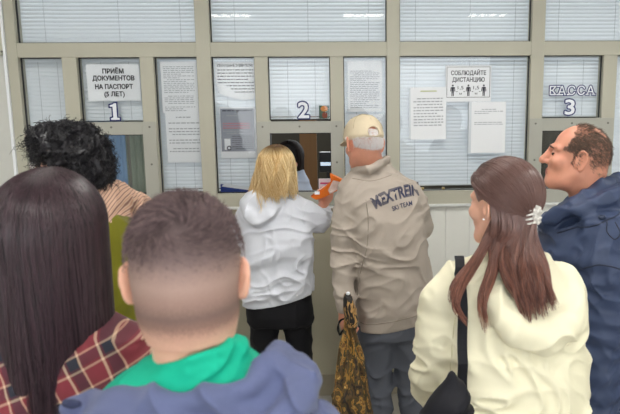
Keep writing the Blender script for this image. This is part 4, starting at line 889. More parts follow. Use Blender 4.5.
# ------------------------------------------------------------------ woman with black curls in an olive vest
def curly_woman():
    y = 2.5; A = lambda px, py, dy=0: at(px, py, y + dy)
    f = Frame(A(60, 164), yaw=-1.0, pitch=-.08, sc=.97); base = A(100, 300); base[2] = 0; nb = A(84, 200)
    toe = np.array((.1, .99, 0)); fl, fr_ = stance(base[0], y, toe)
    P = head_prims(f, nb, ear=.9, jaw=.95, neck_r=.052)
    P += [L([(nb[0], y, nb[2] - .0, .05, .05), (base[0] - .01, y, nb[2] - .14, .14, .08), (base[0], y, .97, .11, .075), (base[0], y, .88, .11, .07)], .03)] + legs((base[0] - .09, y, .85), (base[0] + .09, y, .85), fl, fr_, toe)
    hw = A(166, 213, .95)
    P += [C([A(112, 208, .05), A(140, 216, .32), A(160, 213, .8), hw], (.036, .032, .026, .024), .02), C([A(58, 220), A(50, 280), A(58, 300, .2)], (.036, .032, .028), .02)] + hand_prims(hw, (.15, 1, 0), (0, 0, 1), side=-1, sc=.9, curl=.25)
    def pick(cn):
        q = f.inv(cn); e = (np.abs(np.abs(q[:, 0]) - .031) < .0125) & (np.abs(q[:, 2] - .004) < .0075) & (q[:, 1] > .074); ir = e & (np.abs(np.abs(q[:, 0]) - .031) < .006); lp = (np.abs(q[:, 0]) < .023) & (np.abs(q[:, 2] + .0645) < .0095) & (q[:, 1] > .085)
        return np.where(lp, 3, np.where(ir, 2, np.where(e, 1, 0)))
    body = solid('person', P, None, .004, None, None, mats=[M_SKIN, M_EYE, M_IRIS, M_LIP], pick=pick, origin=base); tag(body, 'woman with big black curly hair in olive knitted vest over a striped shirt', 'person')
    # striped shirt
    t = NT('striped_shirt_cloth'); tc = t.n('ShaderNodeTexCoord'); mp = t.n('ShaderNodeMapping'); mp.inputs['Rotation'].default_value = (0, math.radians(-28), 0); t.l(tc.outputs['Object'], mp.inputs[0])
    w1 = t.n('ShaderNodeTexWave', bands_direction='X'); w1.inputs['Scale'].default_value = 30; w1.inputs['Distortion'].default_value = .6; t.l(mp.outputs[0], w1.inputs['Vector']); rp = t.n('ShaderNodeValToRGB'); e = rp.color_ramp.elements
    e[0].color = srgb(150, 106, 94); e[1].color = srgb(226, 200, 176); e[0].position = .12; e[1].position = .42; n_ = e.new(.85); n_.color = srgb(206, 162, 138)
    t.l(w1.outputs['Fac'], rp.inputs[0]); t.l(rp.outputs[0], t.b.inputs['Base Color']); t.b.inputs['Roughness'].default_value = .75
    S = [L(rows(y, [(192, 78, 104, .06, .0), (200, 66, 116, .085, 0), (214, 54, 126, .10, 0), (240, 52, 140, .11, 0)]), .03), C([A(100, 197, -.02), A(112, 198, .02), A(122, 203, .2), A(142, 211, .5), A(158, 212, .8)], (.048, .056, .062, .062, .05), .04), C([A(60, 216), A(51, 255), A(50, 282), A(57, 300, .18)], (.06, .054, .05, .042), .03)]
    solid('shirt', S, t.m, .005, addf(folds((10, 10, 10), .012, 31), folds((16, 12, 12), .007, 32)), body)
    mv = mat('olive_knit', (116, 114, 32), .9, .15, var=.12, vscale=260, bump=.5, bscale=340, stretch=(1, 1, 2), sheen=.15)
    T = rows(y, [(200, 76, 104, .07, -.01), (207, 66, 112, .10, -.01), (218, 56, 128, .12, -.01), (232, 52, 140, .13, -.01), (260, 50, 150, .135, 0), (290, 50, 154, .14, 0), (316, 50, 155, .14, 0), (322, 51, 154, .14, 0)])
    solid('vest', [L(T, .02), f.E((0, -.02, -.17), (.06, .07, .06), .01, 's')], mv, .005, addf(folds((5, 5, 9), .008, 21), folds((9, 9, 5), .005, 22)), body)
    b = MB()
    for k in range(3): b.tube([A(102 + 53 * math.cos(a), 309 + k * 5, .0) + [0, -.140 * math.sin(a), 0] for a in np.linspace(.0, PI, 14)], .004, 5)
    b.build('vest_hem_ribs', mat('dark_olive', (74, 74, 22), .9), body, smooth=True)
    trousers_of(base[0], y, A(0, 318)[2], fl, fr_, .185, .13, M_BLACK, body); shoe(fl, toe, body); shoe(fr_, toe, body)
    # curls
    hm = hairmat('black_curls', (12, 11, 14), (32, 29, 36), .42, .4)
    Hh = [E(A(71, 151), (.122, .115, .098), k=.03), E(A(84, 164, -.02), (.088, .10, .092), k=.03), E(A(93, 173, -.02), (.056, .08, .060), k=.03), E(A(46, 140), (.050, .075, .046), k=.03), f.E((0, .09, -.06), (.075, .075, .075), .02, 's')]
    V, Q = sdf_mesh(Hh, .005, addf(folds((34, 34, 34), .014, 3), folds((60, 60, 60), .007, 4))); hv = mk('hair', V, Q, MATS['black_curls'], body, smooth=True)
    r_ = np.random.default_rng(17); nn = normals_of(V, Q); ce = V[Q].mean(1); k = r_.choice(len(ce), 2300, replace=False); c0, n0 = ce[k], nn[k]
    if ((n0 * (c0 - A(74, 157))).sum(1) < 0).mean() > .5: n0 = -n0
    keep = (f.inv(c0)[:, 1] < .085) | (f.inv(c0)[:, 2] > .05); c0, n0 = c0[keep], n0[keep]; m_ = len(c0); M = 16; t_ = np.linspace(0, 1, M)[None, :, None]
    a1 = np.cross(n0, r_.normal(0, 1, (m_, 3))); a1 /= np.linalg.norm(a1, axis=1)[:, None]; a2 = np.cross(n0, a1); ph = r_.uniform(0, 6.28, (m_, 1, 1)); turns = r_.uniform(1.2, 2.2, (m_, 1, 1)) * 2 * PI; rr = r_.uniform(.004, .009, (m_, 1, 1)); ln = r_.uniform(.012, .034, (m_, 1, 1)) * np.where(r_.random((m_, 1, 1)) < .05, 1.6, 1)
    drift = a1[:, None] * r_.uniform(.5, 1.2, (m_, 1, 1)) + np.array((0, 0, -.4))
    Pst = c0[:, None] - n0[:, None] * .006 + n0[:, None] * ln * np.sin(t_ * 1.9) * .7 + drift * ln * t_ + rr * (a1[:, None] * np.cos(ph + turns * t_) + a2[:, None] * np.sin(ph + turns * t_)) * np.minimum(1, t_ * 3)
    V, F = strand_geo(Pst, .0012, 3); mk('hair_curls', V, F, hm, hv, smooth=True)
    b = MB()                                                          # glasses
    for s in (-1, 1):
        b.tube([f(s * .033 + .021 * math.cos(a), .108 - .004 * abs(math.cos(a)), .002 + .017 * math.sin(a)) for a in np.linspace(0, 2 * PI, 17)], .0016, 6); b.tube([f(s * .054, .104, .006), f(s * .074, .05, .008), f(s * .079, -.01, .006)], .0014, 6)
    b.tube([f(-.012, .108, .006), f(0, .112, .008), f(.012, .108, .006)], .0014, 6); gl_ = b.build('eyeglasses', mat('pale_spectacle_frame', (214, 210, 204), .3), body, smooth=True)
    for s in (-1, 1): solid('lens', [f.E((s * .033, .106, .002), (.019, .0015, .0155))], mat('lens_glare', (226, 230, 232), .1, .8) if 'lens_glare' not in MATS else MATS['lens_glare'], .0015, None, gl_)
curly_woman()

# ------------------------------------------------------------------ boy with cropped hair
def boy():
    y = .97; A = lambda px, py, dy=0: at(px, py, y + dy)
    f = Frame(A(188, 275), yaw=-.1, pitch=-.03, roll=.0, sc=.915); base = A(200, 420); base[2] = 0; nb = A(197, 374, .0)
    toe = np.array((0, 1., 0)); fl, fr_ = stance(base[0], y, toe)
    P = head_prims(f, nb, jaw=.9, low=.88, neck_r=.057, ear=1.0)
    P += [L([(nb[0], y, nb[2] - .02, .07, .06), (nb[0], y, nb[2] - .1, .15, .08), (base[0], y, .97, .11, .075), (base[0], y, .88, .11, .07)], .03)] + legs((base[0] - .09, y, .88), (base[0] + .09, y, .88), fl, fr_, toe)
    hl, hr = np.array((base[0] - .22, y - .02, .82)), np.array((base[0] + .22, y - .02, .82))
    for s, hq in ((-1, hl), (1, hr)):
        P += [C([(nb[0] + s * .13, y, nb[2] - .13), (nb[0] + s * .19, y - .01, 1.12), hq + [0, 0, .03]], (.042, .038, .027), .02)] + hand_prims(hq, (0, .1, -1), (s, 0, 0), side=s, sc=.95, curl=.6)
    V, Q = sdf_mesh(P, .0035); V = relax(V, Q, 2); body = mk('person', V, Q, M_SKIN, None, base, True); tag(body, 'boy from behind with cropped brown hair, green T-shirt and blue-grey hoodie', 'person')
    # cropped hair: a close shell that fades out to the skin, longer on top around a whorl
    hp = head_prims(f, nb, jaw=.9, low=.88, neck_r=.057, face=False)[:-9] + head_prims(f, nb, jaw=.9, low=.88, neck_r=.057)[-1:]
    for p in hp: p.r = p.r + .0055
    t = NT('cropped_hair'); tc = t.n('ShaderNodeTexCoord'); sp = t.n('ShaderNodeSeparateXYZ'); t.l(tc.outputs['Object'], sp.inputs[0])
    nz = t.n('ShaderNodeTexNoise'); nz.inputs['Scale'].default_value = 420; nz.inputs['Detail'].default_value = 3; t.l(tc.outputs['Object'], nz.inputs['Vector'])
    ma = t.n('ShaderNodeMath', operation='MULTIPLY_ADD'); ma.inputs[1].default_value = .03; t.l(nz.outputs['Fac'], ma.inputs[0]); t.l(sp.outputs['Z'], ma.inputs[2])
    mr = t.n('ShaderNodeMapRange'); mr.inputs['From Min'].default_value = f.o[2] - .086 + .015; mr.inputs['From Max'].default_value = f.o[2] + .105 + .015; t.l(ma.outputs[0], mr.inputs['Value'])
    cr_ = t.n('ShaderNodeValToRGB'); e = cr_.color_ramp.elements; e.remove(e[1])
    for k, (pp, cc) in enumerate(((0, (222, 172, 150)), (.10, (206, 160, 140)), (.19, (140, 110, 99)), (.27, (120, 97, 90)), (.38, (150, 122, 112)), (.50, (160, 134, 124)), (.70, (112, 94, 92)), (1, (78, 66, 68)))):
        q = e[0] if k == 0 else e.new(pp); q.position = pp; q.color = srgb(*cc)
    t.l(mr.outputs[0], cr_.inputs[0]); t.l(cr_.outputs[0], t.b.inputs['Base Color']); t.b.inputs['Roughness'].default_value = .6; t.b.inputs['Specular IOR Level'].default_value = .25
    def cl(X, Y, Z):
        q = f.inv(np.stack([X, Y, Z], -1).reshape(-1, 3)); x, yy, z = q.T
        front = yy - (.045 + .25 * np.maximum(z - .03, 0)); low = (-.098 - .1 * np.clip(yy + .06, 0, .04)) - z; near = np.maximum(.018 - np.sqrt(((np.abs(x) - .08) / 1.2) ** 2 + (yy + .008) ** 2 + ((z + .004) / 1.5) ** 2), -1) * 1.0
        return np.maximum(np.maximum(front, low), near).reshape(X.shape) * f.s
    V, Q = sdf_mesh(hp, .003, lambda X, Y, Z: .003 * np.clip((f.o[2] - .06 - Z) / .06, 0, 1), clip=cl); V = relax(V, Q, 1); hv = mk('hair', V, Q, t.m, body, smooth=True)
    r_ = np.random.default_rng(4); n = 7500
    th = np.arccos(1 - r_.random(n) * 1.12); ph = r_.uniform(0, 2 * PI, n); dirs = np.stack([np.sin(th) * np.cos(ph), np.sin(th) * np.sin(ph), np.cos(th)], 1)
    W = np.array((.0, -.80, .60)); W /= np.linalg.norm(W); dd = np.arccos(np.clip(dirs @ W, -1, 1))
    rr = np.array((.0785, .0995, .088)); zc = dirs[:, 2] * rr[2]; pr = np.clip((zc + .01) / .05, 0, 1) * np.clip((dd - .03) / .13, .0, 1); kp = (r_.random(n) < pr) & ~((dirs[:, 1] > .55) & (zc < .03)); dirs, dd, zc = dirs[kp], dd[kp], zc[kp]; n = len(dirs)
    R0 = snap(hv, f, dirs, (0, -.016, .030)) - dirs * .001; nrm = dirs / rr; nrm /= np.linalg.norm(nrm, axis=1)[:, None]
    tg = dirs - W[None] * 1; tg -= nrm * (tg * nrm).sum(1)[:, None]; tg /= np.linalg.norm(tg, axis=1)[:, None] + 1e-9; sw = np.cross(nrm, tg); ax = np.exp(-dd * 1.2)[:, None]
    fl_ = tg * (1 - .55 * ax) + sw * (.35 + .8 * ax) + r_.normal(0, .22, (n, 3)); ln = (np.clip((zc + .01) / .07, .2, 1) * r_.uniform(.009, .015, n))[:, None, None]; tt = np.linspace(0, 1, 5)[None, :, None]
    Pst = R0[:, None] + ln * (fl_[:, None] * tt + nrm[:, None] * (.3 * np.sin(tt * 2.2)))
    V, F = strand_geo(f.o + Pst @ f.R.T, .00062, 3, .3); mk('hair_strands', V, F, hairmat('boy_hair', (70, 57, 60), (128, 108, 108), .65, .15), hv, smooth=True)
    # T-shirt
    mt_ = mat('green_tshirt_jersey', (20, 166, 134), .75, .2, var=.05, vscale=120, bump=.15, bscale=500)
    T = rows(y, [(346, 172, 240, .066, -.012), (353, 158, 256, .074, -.016), (363, 134, 270, .080, -.018), (378, 108, 282, .083, -.012), (402, 100, 292, .080, 0), (440, 96, 300, .08, 0), (700, 96, 300, .08, 0)])
    S = [L(T, .02), C([A(172, 368, .07), A(150, 370, .03), A(153, 367, -.035), A(167, 365, -.066), A(190, 360, -.082), A(214, 352, -.076), A(234, 345, -.035), A(239, 346, 0), A(234, 350, .02), A(224, 362, .06)], .0065, .010), C([A(150, 380, .02), A(156, 378, -.03), A(170, 375, -.060), A(190, 370, -.074), A(214, 362, -.068), A(232, 355, -.03)], .019, .012)]
    solid('tshirt', S, mt_, .0035, addf(folds((9, 9, 22), .006, 5), diag(folds((9, 9, 30), .004, 6), .5)), body)
    # hoodie
    mh = mat('blue_grey_fleece', (90, 97, 130), .85, .2, var=.05, vscale=220, bump=.25, bscale=620, sheen=.1)
    T = rows(y, [(389, 112, 288, .10, -.008), (396, 98, 302, .112, -.01), (402, 84, 316, .118, -.012), (412, 68, 332, .122, -.01), (428, 60, 340, .125, -.005), (455, 56, 344, .125, 0), (520, 56, 344, .12, 0), (700, 58, 345, .12, 0), (860, 62, 342, .125, 0)])
    H = [L(T, .03), A and C([A(104, 452, 0), A(84, 500, 0), A(62, 640, 0), hl + [0, 0, .06]], (.070, .070, .060, .044), .03), C([A(294, 452, 0), A(318, 500, 0), A(340, 640, 0), hr + [0, 0, .06]], (.070, .070, .060, .044), .03)]
    H += [C([A(276, 356, .07), A(281, 351, .02), A(271, 368, -.045), A(250, 387, -.085), A(205, 401, -.11), A(150, 404, -.10), A(112, 398, -.055), A(90, 403, .0), A(92, 412, .05)], (.015, .019, .020, .019, .017, .014, .013, .014, .014), .012), E(A(190, 419, -.068), (.124, .056, .048), roty(-.14), k=.015), E(A(200, 426, -.055), (.155, .072, .055), k=.03), E(A(274, 394, -.045), (.052, .045, .036), k=.015)]
    H += [C([A(294, 366, .05), A(301, 374, -.02), A(298, 394, -.07), A(282, 412, -.10), A(262, 430, -.12)], (.016, .020, .022, .021, .018), .010), C([A(80, 410, -.02), A(70, 408, -.05)], (.014, .006), .01)]
    d = addf(folds((8, 8, 12), .005, 14), diag(folds((6, 6, 24), .009, 15), -.75), masked(diag(folds((5, 5, 30), .007, 16), -.7), A(285, 395, -.05), .12))
    solid('hoodie', H, mh, .0042, d, body)
    solid('drawstring_knot', [C([A(66, 403, -.06), A(72, 404, -.07), A(78, 404, -.075)], (.006, .007, .005))], mat('navy_cord', (44, 50, 78), .8), .002, None, body)
    trousers_of(base[0], y, .93, fl, fr_, .165, .12, mat('dark_jeans', (44, 50, 66), .8, .2, var=.1, vscale=200), body); shoe(fl, toe, body); shoe(fr_, toe, body)
boy()

# ------------------------------------------------------------------ woman with long dark hair and a plaid shirt
def long_hair_woman():
    y = 1.34; A = lambda px, py, dy=0: at(px, py, y + dy)
    f = Frame(A(53, 238), yaw=.05, pitch=0, sc=1.02); base = A(52, 420); base[2] = 0; nb = A(53, 318)
    toe = np.array((0, 1., 0)); fl, fr_ = stance(base[0], y, toe)
    P = head_prims(f, nb, jaw=.94, neck_r=.052)
    P += [L([(nb[0], y, nb[2], .06, .05), (nb[0], y, nb[2] - .12, .14, .08), (base[0], y, .97, .11, .075), (base[0], y, .88, .11, .07)], .03)] + legs((base[0] - .09, y, .88), (base[0] + .09, y, .88), fl, fr_, toe)
    hl, hr = np.array((base[0] - .25, y + .05, .82)), np.array((base[0] + .25, y + .1, .82))
    for s, hq in ((-1, hl), (1, hr)): P += [C([(nb[0] + s * .15, y, nb[2] - .1), (nb[0] + s * .21, y - .01, 1.12), hq + [0, 0, .03]], (.038, .034, .024), .02)] + hand_prims(hq, (0, .1, -1), (s, 0, 0), side=s, sc=.88, curl=.6)
    body = solid('person', P, M_SKIN, .006, None, None, origin=base); tag(body, 'woman from behind with long straight dark hair over a red plaid shirt', 'person')
    t = NT('plaid_flannel'); tc = t.n('ShaderNodeTexCoord'); mp = t.n('ShaderNodeMapping'); mp.inputs['Rotation'].default_value = (0, math.radians(22), 0); t.l(tc.outputs['Object'], mp.inputs[0]); sp = t.n('ShaderNodeSeparateXYZ'); t.l(mp.outputs[0], sp.inputs[0])
    def ramp(src, scale, off):
        m1 = t.n('ShaderNodeMath', operation='MULTIPLY_ADD'); m1.inputs[1].default_value = scale; m1.inputs[2].default_value = off; t.l(src, m1.inputs[0]); m2 = t.n('ShaderNodeMath', operation='FRACT'); t.l(m1.outputs[0], m2.inputs[0])
        r = t.n('ShaderNodeValToRGB'); r.color_ramp.interpolation = 'CONSTANT'; e = r.color_ramp.elements
        for k, (pp, cc) in enumerate(((0, (122, 44, 54)), (.3, (206, 178, 150)), (.37, (96, 36, 44)), (.44, (34, 36, 48)), (.74, (200, 168, 140)), (.80, (118, 44, 52)))):
            q = e[0] if k == 0 else (e[1] if k == 1 else e.new(pp)); q.position = pp; q.color = srgb(*cc)
        t.l(m2.outputs[0], r.inputs[0]); return r.outputs[0]
    mx = t.n('ShaderNodeMix', data_type='RGBA'); mx.inputs[0].default_value = .42; t.l(ramp(sp.outputs['X'], 17, .32), mx.inputs[6]); t.l(ramp(sp.outputs['Z'], 15, .1), mx.inputs[7]); t.l(mx.outputs[2], t.b.inputs['Base Color']); t.b.inputs['Roughness'].default_value = .85
    T = rows(y, [(306, 30, 78, .06, 0), (314, 6, 106, .08, 0), (322, -16, 130, .095, 0), (338, -34, 146, .11, 0), (380, -42, 148, .125, 0), (440, -40, 146, .13, 0), (700, -42, 150, .14, 0)])
    solid('plaid_shirt', [L(T, .03), C([A(118, 350), A(132, 368), A(138, 420), A(150, 560), hr + [0, 0, .05]], (.048, .056, .055, .05, .042), .04), C([A(-12, 346), A(-30, 366), A(-40, 420), A(-44, 560), hl + [0, 0, .05]], (.048, .056, .055, .05, .042), .04),
                            C([A(20, 318, .06), A(30, 312, -.03), A(56, 310, -.06), A(82, 312, -.03), A(90, 318, .06)], .014, .02)], t.m, .005, addf(folds((8, 8, 10), .009, 3), folds((7, 7, 18), .005, 4)), body)
    trousers_of(base[0], y, .95, fl, fr_, .17, .13, MATS['dark_jeans'], body); shoe(fl, toe, body); shoe(fr_, toe, body)
    hm = hairmat('plum_brown_hair', (26, 16, 21), (74, 53, 60), .36, .5)
    hv = solid('hair', [f.E((0, -.014, .032), (.085, .102, .089), .02), L([(f.o[0] + .0, y - .035, f.o[2] - .48, .072, .045), (f.o[0], y - .04, f.o[2] - .35, .079, .05), (f.o[0], y - .03, f.o[2] - .2, .085, .068), (f.o[0], y - .02, f.o[2] - .05, .082, .080), (f.o[0], y - .014, f.o[2] + .02, .082, .09)], .02), f.E((0, .11, -.06), (.058, .09, .13), .01, 's')], mat('plum_hair_under', (36, 23, 28), .5), .005, lambda X, Y, Z: .0025 * np.sin(np.arctan2(X - f.o[0], -(Y - y)) * 40 + 3 * vnoise(X * 20, Y * 20, Z * 3, 2)), body)
    V, F = hair_fall(f, 6500, (-2.5, 2.5), lambda p: -.47, r=(.0945, .112, .099), flare=-.006, wave=(.0035, 2.2), thick=.009, part=(0, .02), clump=.55, seed=5, rad=.0011, pts=22, jit=.25, tht=1.62); mk('hair_strands', V, F, hm, hv, smooth=True)
long_hair_woman()

# ------------------------------------------------------------------ woman in the cream hooded jacket
def cream_woman():
    y = 1.88; A = lambda px, py, dy=0: at(px, py, y + dy * 1.14)
    f = Frame(A(501, 204), yaw=-.66, pitch=-.06, sc=.96); base = A(512, 420); base[2] = 0; nb = A(514, 262)
    toe = np.array((-.15, .98, 0)); fl, fr_ = stance(base[0], y, toe)
    P = head_prims(f, nb, jaw=.93, neck_r=.05, ear=.92)
    P += [L([(nb[0], y, nb[2], .05, .05), (nb[0], y, nb[2] - .12, .14, .08), (base[0], y, .97, .11, .075), (base[0], y, .88, .11, .07)], .03)] + legs((base[0] - .09, y, .88), (base[0] + .09, y, .88), fl, fr_, toe)
    hl, hr = A(440, 402, .22), np.array((base[0] + .2, y + .05, .84))
    P += [C([A(452, 290), A(432, 372, .0), hl], (.036, .034, .024), .02)] + hand_prims(hl, (.3, .9, .2), (-.5, .2, .9), side=-1, sc=.88, curl=.8) + [C([A(556, 292), A(562, 420), hr + [0, 0, .02]], (.034, .030, .024), .02)] + hand_prims(hr, (0, .1, -1), (1, 0, 0), side=1, sc=.88, curl=.6)
    def pick(cn):
        q = f.inv(cn); e = (np.abs(np.abs(q[:, 0]) - .031) < .0125) & (np.abs(q[:, 2] - .004) < .0075) & (q[:, 1] > .074); ir = e & (np.abs(np.abs(q[:, 0]) - .031) < .006); lp = (np.abs(q[:, 0]) < .023) & (np.abs(q[:, 2] + .0645) < .0095) & (q[:, 1] > .085)
        return np.where(lp, 3, np.where(ir, 2, np.where(e, 1, 0)))
    V, Q = sdf_mesh(P, .0038); V = relax(V, Q, 1); body = mk('person', V, Q, None, None, base, True, [M_SKIN, M_EYE, M_IRIS, M_LIP], pick(V[Q].mean(1))); tag(body, 'young woman with clipped-back brown hair in a cream hooded jacket', 'person')
    mj = mat('cream_jacket_cotton', (232, 226, 198), .6, .3, var=.02, vscale=20, bump=.1, bscale=500)
    CC = lambda pts, r, *a: C(pts, np.array(r) * 1.14, *a)
    T = rows(y, [(254, 484, 542, 0.083, 0), (263, 464, 560, 0.105, 0), (274, 450, 572, 0.127, 0), (290, 442, 579, 0.143, 0), (320, 440, 582, 0.154, 0), (360, 440, 580, 0.160, 0), (414, 440, 581, 0.165, 0), (500, 442, 582, 0.165, 0), (590, 446, 580, 0.165, 0)])
    J = [L(T, .03), CC([A(458, 286), A(440, 305), A(433, 345), A(431, 372, .01), A(432, 392, .08), A(438, 400, .18)], (.058, .054, .050, .047, .044, .038), .035), CC([A(556, 290), A(561, 335), A(563, 420), hr + [0, 0, .06]], (.058, .055, .05, .04), .04)]
    # hood: collar roll and the bag of the hood hanging on the back
    J += [CC([A(486, 262, .05), A(488, 274, -.04), A(497, 300, -.115), A(517, 328, -.155), A(545, 336, -.16), A(566, 322, -.14), A(575, 298, -.08), A(566, 278, -.01)], (.022, .028, .034, .038, .040, .038, .034, .026), .010),
          E(A(535, 302, -.085), (.095, .06, .09), k=.03), E(A(528, 272, -.05), (.078, .055, .065), k=.03), E(A(533, 288, -.20), (.052, .055, .085), R=rotx(.25), k=.02, op='s')]
    J += [f.E((0, -.02, -.12), (.056, .062, .06), .012, 's')]
    d = addf(folds((5, 5, 7), .007, 41), diag(folds((4, 4, 13), .010, 42), 1.1), masked(diag(folds((9, 9, 22), .013, 43), .4), A(432, 368), .11), masked(folds((6, 6, 13), .010, 44), A(480, 370), .2), masked(diag(folds((8, 8, 16), .004, 46), .6), A(540, 335, -.15), .1))
    jk = solid('hooded_jacket', J, mj, .0042, d, body)
    def onjk(pts, rad, nm, mt): MB().tube(project(jk, [A(*p) for p in pts], .0), rad, 6).build(nm, mt, body, smooth=True)
    onjk(spline([(459, 278), (452, 300), (447, 330), (446, 365), (448, 395)], 16), .0016, 'armhole_seam', mat('cream_seam', (206, 198, 160), .8))
    trousers_of(base[0], y, 1.0, fl, fr_, .165, .13, MATS['dark_jeans'], body); shoe(fl, toe, body); shoe(fr_, toe, body)
    # hair: swept back to the clip, the rest hanging loose
    hm = hairmat('chestnut_hair', (72, 42, 36), (166, 110, 90), .3, .5, (112, 84, 78), (f.o[2] - .20, f.o[2] - .02))
    rr = np.array((.0855, .1065, .095)); cc = np.array((0, -.015, .030))
    cut = [f.E((0, .115, -.045), (.085, .062, .105), .012, 's'), f.E((-.088, .012, -.020), (.03, .034, .040), .008, 's'), f.E((.088, .012, -.020), (.03, .034, .040), .008, 's'), f.E((-.06, .07, -.03), (.05, .045, .07), .01, 's'), f.E((.06, .07, -.03), (.05, .045, .07), .01, 's')]
    hv = solid('hair', [f.E(cc, rr - .006, .02), f.E((0, -.06, -.03), (.070, .056, .058), .02), f.E((0, -.045, -.08), (.056, .03, .045), .02)] + cut, MATS['chestnut_hair'], .004, None, body)
    r_ = np.random.default_rng(8); n = 4200; clip_d = np.array((-.08, -.93, -.55)); clip_d /= np.linalg.norm(clip_d)
    ph = r_.uniform(-PI, PI, n); el = r_.uniform(-.45, 1.5, n); st = np.stack([np.cos(el) * np.sin(ph), np.cos(el) * np.cos(ph), np.sin(el)], 1)
    hair_l = st[:, 2] > np.where(st[:, 1] > 0, .02 + .62 * np.clip(st[:, 1], 0, 1), np.where(st[:, 1] > -.3, -.05, -.75)); st = st[hair_l]; n = len(st)
    om = np.arccos(np.clip(st @ clip_d, -.95, 1))[:, None, None]; t_ = np.linspace(0, 1, 16)[None, :, None]; dirs = (np.sin((1 - t_) * om) * st[:, None] + np.sin(t_ * om) * clip_d) / np.sin(om)
    dirs[..., 2] -= .18 * np.sin(t_[..., 0] * PI) * np.clip(np.abs(st[:, None, 0]), 0, 1); dirs /= np.linalg.norm(dirs, axis=2)[..., None]
    lift = (r_.random((n, 1, 1)) * .007 + .001 + .005 * np.sin(t_ * PI) * (.5 + .5 * np.sin(ph[hair_l] * 9))[:, None, None]); Pl = cc + dirs * (rr + lift); parts = [strand_geo(f.o + Pl @ f.R.T, r_.uniform(.7, 1.3, n) * .0011, 3)]
    cp = f(*(cc + clip_d * (rr + .012)))
    pp = lambda *g: [np.array(q) for q in g]
    parts += [lock(pp(cp + [0, -.0, -.0], A(528, 240, -.105), A(529, 262, -.125), A(534, 286, -.165), A(540, 314, -.18)), 900, .012, .030, .0011, 1, flat=(1, .5, .6), wav=.006, end=.38),
              lock(pp(cp, A(519, 242, -.10), A(517, 266, -.12), A(523, 294, -.165), A(530, 320, -.18)), 500, .012, .022, .0011, 2, flat=(1, .5, .6), wav=.005, end=.35),
              lock(pp(cp, A(535, 244, -.1), A(542, 264, -.12), A(547, 286, -.15), A(554, 308, -.17)), 400, .010, .016, .0011, 6, flat=(1, .5, .6), wav=.004, end=.3),
              lock(pp(f(-.06, -.05, -.05), A(488, 240, -.06), A(473, 266, -.09), A(459, 290, -.135), A(457, 308, -.15), A(468, 324, -.155)), 300, .016, .009, .001, 3, wav=.004, end=.5),
              lock(pp(f(-.05, -.06, -.06), A(497, 244, -.07), A(491, 274, -.11), A(483, 300, -.15), A(486, 331, -.16)), 420, .018, .012, .001, 4, wav=.004, end=.5),
              lock(pp(f(-.03, -.07, -.06), A(507, 246, -.08), A(505, 264, -.11), A(510, 280, -.14), A(520, 300, -.165)), 420, .018, .016, .001, 5, wav=.003, end=.3),
              lock(pp(f(-.068, -.03, -.045), A(484, 242, -.04), A(470, 264, -.08), A(454, 284, -.13), A(450, 304, -.145)), 140, .010, .006, .001, 7, wav=.003, end=.3)]
    for a_, b_, c_, sd in ((-.080, -.045, .005, 21), (-.070, -.072, -.010, 22), (-.050, -.094, -.015, 23), (-.026, -.106, -.022, 24)): q0 = f(a_, b_, c_); parts.append(lock(pp(q0, q0 + [.004, -.008, -.05], A(494 + (sd - 21) * 6, 246, -.06 - .012 * (sd - 21)), A(497 + (sd - 21) * 6, 268, -.10)), 420, .014, .018, .001, sd, flat=(1, .5, 1), end=.3))
    V, F = merge(parts); mk('hair_strands', V, F, hm, hv, smooth=True)
    # claw clip: a lacy cluster of clear lobes with curved teeth
    mcl = mat('clear_silvery_clip', (206, 202, 196), .18, .8, var=.5, vscale=160); u = f.R; q_ = np.random.default_rng(12); CP = [E(cp + u @ np.array((0, -.010, 0)), (.010, .006, .024), u, k=.006)]
    for k in range(16):
        a = q_.uniform(0, 6.28); rr_ = q_.uniform(.006, .019); CP.append(E(cp + u @ np.array((rr_ * math.cos(a) * .8, -.012 - .006 * q_.random(), rr_ * math.sin(a) * 1.35)), q_.uniform(.004, .0075, 3), k=.002))
    for k in range(4):
        for s in (-1, 1): CP.append(C([cp + u @ np.array((s * .008, -.010, .018 - .012 * k)), cp + u @ np.array((s * .020, -.004, .016 - .012 * k)), cp + u @ np.array((s * .024, .008, .013 - .012 * k))], (.0036, .0034, .002), .003))
    solid('hair_claw', CP, mcl, .0018, None, hv, it=0)
    solid('earring', [E(f(-.089, -.008, -.034), (.003, .003, .003))], M_WHITE, .001, None, body)
cream_woman()
